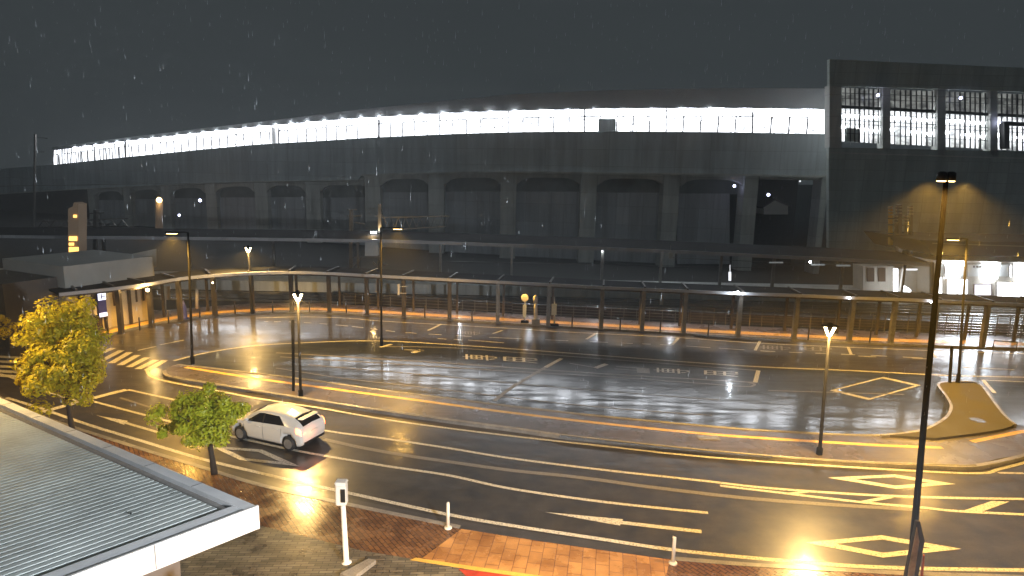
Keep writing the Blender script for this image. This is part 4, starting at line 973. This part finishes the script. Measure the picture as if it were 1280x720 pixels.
bm = NB(); kbox(bm, .26, .36, -.05, .02, .15, 2.9); link('door', bm, 'slot_dark', ks)
bm = NB(); kbox(bm, .31, .40, -.28, -.12, 1.1, 2.9); sgn = link('sign_cabinet', bm, 'sign_blue', ks)
bm = NB(); kbox(bm, .312, .398, -.31, -.285, 2.35, 2.88); link('lit_panel', bm, 'sign_lit', sgn)
bm = NB(); kbox(bm, .312, .398, -.31, -.285, 1.12, 1.4); link('lit_panel', bm, 'sign_lit', sgn)
bm = NB(); kbox(bm, .318, .392, -.325, -.312, 2.56, 2.62); kbox(bm, .345, .355, -.325, -.312, 2.42, 2.8); link('sign_mark', bm, 'sign_blue', sgn)
bm = NB(); kbox(bm, .262, .295, -.2, -.07, 1.3, 2.0); link('notice', bm, 'beige_wall', ks)
bm = NB(); kbox(bm, -.55, -.03, 0.5, 7, .0, 4.3); tag(link('annex_building', bm, 'grey_wall'), 'plain dark grey annex adjoining the left side of the beige kiosk', 'building')
bm = NB(); pq(bm, [(9, 328), (96, 333), (96, 362), (66, 364), (66, 410), (9, 410)][:3]+[(96, 372), (9, 372)], 62, 6); tag(link('low_hall', bm, 'grey_wall'), 'long low grey hall behind the annex at the far left', 'building')
bm = NB(); pq(bm, [(98, 332), (152, 320), (152, 345), (98, 345)], 60, 6); tag(link('white_hall', bm, 'pale_wall'), 'pale hall with a rising flat roof behind the beige kiosk', 'building')
bm = NB(); rect(bm, 201, 358, 212, 375, cpts[3].y+4, .15); bar(bm, D(206.5, 375, cpts[3].y+4.1), D(206.5, 396, cpts[3].y+4.1), .12); tag(link('sign_board', bm, 'beige_wall'), 'blank beige board on a post just right of the kiosk', 'sign')
q = D(230.5, 396, cpts[3].y+.8); bm = NB(); tube(bm, [(q.x, q.y, .14), (q.x, q.y, .2), (q.x, q.y, 1.0), (q.x, q.y, 1.6)], [.35, .22, .2, .03], 14); tag(link('banner_cone', bm, 'sign_blue', None, True), 'pointed blue and white figure like a cone beside a walkway column', 'cone')
bm = NB(); tube(bm, [D(246, 386, 52), D(246, 361, 52)], .13, 8); tag(link('pale_post', bm, 'pale_wall', None, True), 'pale round post behind the walkway between kiosk and far lamp', 'post')
bm = NB(); tube(bm, [Vector((D(17, 400, 50).x, 50, 0)), D(15, 322, 50)], .08, 8); q = D(17, 382, 50); box(bm, q.x-.22, q.x+.22, 49.8, 50.2, q.z-.4, q.z+.4); tag(link('utility_post', bm, 'pale_wall'), 'thin pale post with small meter box at the far left edge', 'post')

# ================================================================== TREES
def crown_mesh(bm, centre, rx, ry, rz, nclump, per, size, seed, clump_r, shape=None):
    rnd = random.Random(seed)
    for i in range(nclump):
        while True:
            d = Vector((rnd.uniform(-1, 1), rnd.uniform(-1, 1), rnd.uniform(-1, 1)))
            if .2 < d.length < 1: break
        d.normalize(); k = rnd.uniform(.45, 1)**.6
        k *= .86+.75*noise.noise(d*1.7+Vector((seed, 0, 0)))
        c = centre+Vector((d.x*rx*k, d.y*ry*k, d.z*rz*k))
        if shape: c = shape(c)
        cr = clump_r*rnd.uniform(.5, 1.3)
        for j in range(per):
            o = Vector((rnd.gauss(0, 1), rnd.gauss(0, 1), rnd.gauss(0, .8))); o = o.normalized()*cr*rnd.uniform(.55, 1)
            p_ = c+o; n_ = (o.normalized()+Vector((rnd.gauss(0, .5), rnd.gauss(0, .5), .4+rnd.gauss(0, .4)))).normalized()
            a = n_.orthogonal().normalized(); a.rotate(Matrix.Rotation(rnd.uniform(0, 6.28), 3, n_)); b_ = n_.cross(a); s = size*rnd.uniform(.6, 1.2)
            bm.faces.new([bm.verts.new(v_) for v_ in (p_-a*s, p_+b_*s*.45, p_+a*s, p_-b_*s*.45)])
def tree(base, top_px, z0, centre_px, rx_px, rz_px, lab, leaf, seed, ncl, per, size=.085, cr=.36, shape=None):
    b = G(*base, z0); dd = b.y
    c = D(centre_px[0], centre_px[1], dd); k = (c-D(centre_px[0]+1, centre_px[1], dd)).length
    rx, rz = rx_px*k, rz_px*k
    o = thing('broadleaf_tree', b, lab, 'tree', 'young trees along the near pavement')
    bm = NB(); j = lambda s: Vector((random.uniform(-s, s), random.uniform(-s, s), 0))
    fork = Vector((b.x+(c.x-b.x)*.5, b.y, c.z-rz*.75))
    tube(bm, [b, b.lerp(fork, .4)+j(.03), fork, c+Vector((0, 0, rz*.3))], [.13, .10, .085, .03], 10); link('trunk', bm, 'bark', o, True)
    bm = NB(); rnd = random.Random(seed)
    for i in range(9):
        a = i*2.4; e = c+Vector((math.cos(a)*rx*.7, math.sin(a)*rx*.7, rz*rnd.uniform(-.4, .7))); m0 = fork.lerp(c, rnd.uniform(0, .6)); tube(bm, [m0, m0.lerp(e, .5)+j(.1), e], [.05, .03, .01], 6)
    link('limbs', bm, 'bark', o, True)
    bm = NB(); crown_mesh(bm, c, rx, rx*.95, rz, ncl, per, size, seed, cr, shape); link('crown', bm, leaf, o)
    return o
tree((92, 545), None, .1, (75, 443), 53, 62, 'larger yellow lit bushy tree beside the left end of the canopy', 'leaf_yellow', 3, 120, 190, .10, .50)
tree((268, 592), None, .1, (254, 519), 48, 34, 'smaller green tree with thin trunk in front of the white car', 'leaf_green', 11, 95, 170, .085, .36)
tree((-22, 470), None, .1, (-20, 412), 26, 26, 'tree whose leaves just show at the extreme left edge', 'leaf_yellow', 5, 40, 60, .1, .4)
# dark hedge / plants at far left beside the kiosk
hd = thing('hedge', D(40, 380, 47), 'dark hedge in front of the low halls at the far left', 'hedge'); hd.location.z = 0
bm = NB(); crown_mesh(bm, D(30, 392, 48)+Vector((0, 0, .3)), 3.4, 1.5, 1.8, 70, 50, .14, 21, .5); link('foliage', bm, 'leaf_dark', hd)

# ================================================================== CAR
def build_car():
    rb, fb = G(363, 563), G(303, 549.5)       # left rear and left front wheel contact
    dirv = (fb-rb); dirv.z = 0; yaw = math.atan2(dirv.y, dirv.x)
    wb = 2.55; x_r = .68; Lc = 4.0; Wc = .85
    k = dirv.length/wb
    # local frame: x forward from rear bumper, y to left of car; camera sees its left side
    fw = dirv.normalized(); lf = Vector((-fw.y, fw.x, 0))
    org = rb - fw*x_r*1.0 - lf*Wc*.93
    o = thing('parked_car', org, 'white compact hatchback driving left past the diamond road marking, tail lamps lit', 'car')
    o.name = 'car'
    MX = Matrix.Translation(org) @ Matrix.Rotation(yaw, 4, 'Z') @ Matrix.Scale(k if .85 < k < 1.18 else 1.0, 4)
    # stations: x, zbot, zbelt, ztop(roof), half width belt, half width roof
    S = [(0.00, .42, .62, .66, .62, .50), (.05, .30, .86, .92, .73, .58), (.14, .24, .98, 1.06, .79, .62), (.30, .20, 1.02, 1.20, .83, .60), (.60, .18, 1.02, 1.33, .845, .56), (1.1, .18, 1.00, 1.42, .85, .56),
         (1.7, .18, .97, 1.455, .85, .57), (2.1, .18, .95, 1.44, .85, .57), (2.5, .18, .93, 1.36, .85, .56), (2.9, .18, .91, 1.17, .845, .58), (3.2, .18, .90, .98, .84, .62), (3.45, .19, .84, .89, .82, .64),
         (3.7, .20, .76, .80, .78, .60), (3.88, .24, .66, .70, .68, .52), (3.98, .30, .54, .56, .54, .42), (4.02, .38, .46, .47, .40, .30)]
    def st(x):
        x = max(0, min(4.02, x))
        for a, b in zip(S, S[1:]):
            if x <= b[0]:
                t = (x-a[0])/(b[0]-a[0]); return [a[i]+(b[i]-a[i])*t for i in range(6)]
        return list(S[-1])
    def surf(x, t, off=0):
        # t: 0 bottom centre .. .12 sill .. .5 belt .. .8 roof rail .. 1 roof centre
        _, zb, zl, zt, wb_, wr = st(x)
        K = [(0, 0, zb), (.08, wb_*.86, zb), (.14, wb_*.95, zb+.08), (.32, wb_*1.0, zb+(zl-zb)*.5), (.46, wb_*.985, zl-.06), (.5, wb_*.955, zl), (.78, wr+.03, zt-.10*(1 if zt-zl > .25 else (zt-zl)/.3)), (.84, wr-.06, zt-.03*min(1, (zt-zl)/.2)), (1, 0, zt+.02)]
        for a, b in zip(K, K[1:]):
            if t <= b[0]+1e-9:
                s = (t-a[0])/(b[0]-a[0]); y = a[1]+(b[1]-a[1])*s; z = a[2]+(b[2]-a[2])*s; break
        return Vector((x, y, z))
    def patch_pt(x, t, side, off):
        p_ = surf(x, t); px_ = surf(x+.02, t)-surf(x-.02, t); pt_ = surf(x, min(1, t+.01))-surf(x, max(0, t-.01))
        n_ = pt_.cross(px_)
        if n_.length > 1e-9: n_.normalize()
        if n_.y < -.0001 or (abs(n_.y) < .02 and n_.z < 0): n_ = -n_
        if n_.z < 0 and t > .5: n_ = -n_
        p_ = p_+n_*off; return Vector((p_.x, p_.y*side, p_.z))
    xs_ = sorted(set([i*.05 for i in range(81)]+[4.02, .02, 3.98])); ts = [0, .04, .08, .11, .14, .18, .23, .28, .32, .37, .42, .46, .48, .5, .55, .6, .66, .72, .78, .81, .84, .88, .92, .96, 1]
    bm = NB(); grid = {}
    for side in (1, -1):
        for i, x in enumerate(xs_):
            for j, t in enumerate(ts):
                p_ = surf(x, t); p_.y *= side
                for wx in (x_r, x_r+wb):
                    if abs(p_.y) > .3 and t < .5 and (p_.x-wx)**2+(p_.z-.30)**2 < .37**2: p_.y = side*.52
                if j in (0, len(ts)-1) and side == -1: grid[(side, i, j)] = grid[(1, i, j)]
                else: grid[(side, i, j)] = bm.verts.new(MX @ p_)
        for i in range(len(xs_)-1):
            for j in range(len(ts)-1):
                try: bm.faces.new((grid[(side, i, j)], grid[(side, i+1, j)], grid[(side, i+1, j+1)], grid[(side, i, j+1)]))
                except ValueError: pass
    for e in (0, len(xs_)-1):
        ring = [grid[(1, e, j)] for j in range(len(ts))]+[grid[(-1, e, j)] for j in range(len(ts)-2, 0, -1)]
        bm.faces.new(ring)
    body = link('body', bm, 'car_paint', o, True)
    def patch(name, x0f, x1f, t0, t1, side, off, mat, nx=14, nt_=8, both=False):
        bm = NB(); g = []
        for j in range(nt_+1):
            t = t0+(t1-t0)*j/nt_; row = []
            for i in range(nx+1):
                x = x0f(j/nt_)+(x1f(j/nt_)-x0f(j/nt_))*i/nx; row.append(bm.verts.new(MX @ patch_pt(x, t, side, off)))
            g.append(row)
        for j in range(nt_):
            for i in range(nx): bm.faces.new((g[j][i], g[j][i+1], g[j+1][i+1], g[j+1][i]))
        return link(name, bm, mat, o, True)
    for side in (1, -1):
        patch('side_window', lambda v: .82+.42*v, lambda v: 3.02-.72*v, .515, .765, side, .012, 'car_glass')
        bm = NB()
        bar(bm, MX @ patch_pt(1.95, .51, side, .02), MX @ patch_pt(1.98, .77, side, .02), .05); link('pillar', bm, 'black_plastic', o)
        for xx in (1.0, 1.97, 2.98):
            bm = NB(); P_ = [MX @ patch_pt(xx+.03*abs(t-.3), t, side, .004) for t in (.15, .22, .32, .42, .49)]
            if xx == 1.0: P_ = P_[2:]
            tube(bm, P_, .006, 5); link('door_seam', bm, 'black_plastic', o)
        for xx in (1.15, 2.1):
            bm = NB(); bar(bm, MX @ patch_pt(xx, .43, side, .03), MX @ patch_pt(xx+.18, .43, side, .03), .03); link('door_handle', bm, 'car_paint', o)
        bm = NB(); c_ = patch_pt(2.78, .53, side, .12); box(bm, -.07, .07, -.09, .09, -.06, .06, MX @ Matrix.Translation(c_)); bmesh.ops.bevel(bm, geom=bm.edges[:], offset=.03, segments=2, affect='EDGES'); link('mirror', bm, 'car_paint', o)
        patch('tail_lamp', lambda v: .05+.03*v, lambda v: .26+.02*v, .40, .52, side, .014, 'tail_red', 4, 4)
        patch('headlight', lambda v: 3.62, lambda v: 3.90, .40, .50, side, .012, 'head_white', 4, 3)
        for wx in (x_r, x_r+wb):
            cc = Vector((wx, side*.74, .30)); WM = MX @ Matrix.Translation(cc) @ Matrix.Rotation(math.pi/2, 4, 'X')
            bm = NB(); bmesh.ops.create_cone(bm, cap_ends=True, segments=28, radius1=.30, radius2=.30, depth=.19, matrix=WM); bmesh.ops.bevel(bm, geom=[e for e in bm.edges if len(e.link_faces) == 2 and any(len(f.verts) > 4 for f in e.link_faces)], offset=.025, segments=2, affect='EDGES')
            wh = link('wheel', bm, 'tyre', o, True)
            bm = NB(); bmesh.ops.create_cone(bm, cap_ends=True, segments=28, radius1=.205, radius2=.205, depth=.20, matrix=WM)
            for k in range(7):
                a = k*math.pi*2/7; box(bm, -.02, .02, .03, .19, -.108, .108, WM @ Matrix.Rotation(a, 4, 'Z'))
            link('rim', bm, 'rim', wh)
            bm = NB(); bmesh.ops.create_cone(bm, cap_ends=True, segments=24, radius1=.355, radius2=.355, depth=.02, matrix=MX @ Matrix.Translation(Vector((wx, side*.56, .31))) @ Matrix.Rotation(math.pi/2, 4, 'X')); link('wheel_arch', bm, 'black_plastic', o)
    # windscreen and rear window across the roof surface
    for name, xa, xb, in (('windscreen', 2.42, 3.12), ('rear_window', .12, .56)):
        bm = NB(); rows = []
        for i in range(9):
            x = xa+(xb-xa)*i/8; row = []
            for s_ in [j_/6 for j_ in range(-6, 7)]:
                t = 1-abs(s_)*.155; row.append(bm.verts.new(MX @ (patch_pt(x, t, 1 if s_ >= 0 else -1, .0)+Vector((0, 0, .014)))))
            rows.append(row)
        for a, b in zip(rows, rows[1:]):
            for q in range(12): bm.faces.new((a[q], a[q+1], b[q+1], b[q]))
        link(name, bm, 'car_glass', o, True)
    bm = NB(); box(bm, -.015, .03, -.17, .17, .66, .76, MX @ Matrix.Translation((0.0, 0, .02))); link('number_plate', bm, 'plate', o)
    bm = NB(); box(bm, .0, .10, -.62, .62, .30, .40, MX); link('bumper_strip', bm, 'black_plastic', o)
    bm = NB(); box(bm, .20, .42, -.5, .5, 1.27, 1.30, MX); link('spoiler', bm, 'car_paint', o)
    c_ = MX @ Vector((-.35, .3, .75)); light('POINT', c_, 9, (1, .30, .08), .12, parent=o, name='tail_light')
    return o
build_car()

# ================================================================== RAIN AND AIR
bm = NB(); rnd = random.Random(4)
for i in range(2200):
    y = rnd.uniform(11, 34); px = rnd.uniform(-40, 1320); py = rnd.uniform(-20, 520)
    q = D(px, py, y); ln = .11*rnd.uniform(.4, 1.3); r_ = .0015
    vs = [bm.verts.new(q+v_) for v_ in (Vector((-r_, 0, 0)), Vector((r_, 0, 0)), Vector((0, -r_*1.5, 0)), Vector((0, 0, ln)), Vector((0, 0, -ln*.3)))]
    for f in ((0, 1, 3), (1, 2, 3), (2, 0, 3), (0, 1, 4), (1, 2, 4), (2, 0, 4)): bm.faces.new([vs[k] for k in f])
m, nt, p = newmat('rain_water'); p.inputs['Base Color'].default_value = (.8, .85, .9, 1); p.inputs['Roughness'].default_value = .3
tag(link('rain', bm, 'rain_water'), 'falling raindrops scattered in the night air', 'rain', kind='stuff')

bm = NB(); box(bm, -190, 150, -12, 230, -2, 40)
hz = link('haze', bm, 'dark_void'); hz.data.materials.clear()
m = bpy.data.materials.new('haze'); m.use_nodes = True; nt = m.node_tree; nt.nodes.remove(nt.nodes['Principled BSDF'])
pv = nt.nodes.new('ShaderNodeVolumePrincipled'); pv.inputs['Color'].default_value = (.85, .88, .9, 1); pv.inputs['Density'].default_value = .0015; pv.inputs['Anisotropy'].default_value = .3
nt.links.new(pv.outputs[0], nt.nodes['Material Output'].inputs['Volume']); hz.data.materials.append(m)
tag(hz, 'thin rain haze filling the night air', 'haze', kind='stuff')
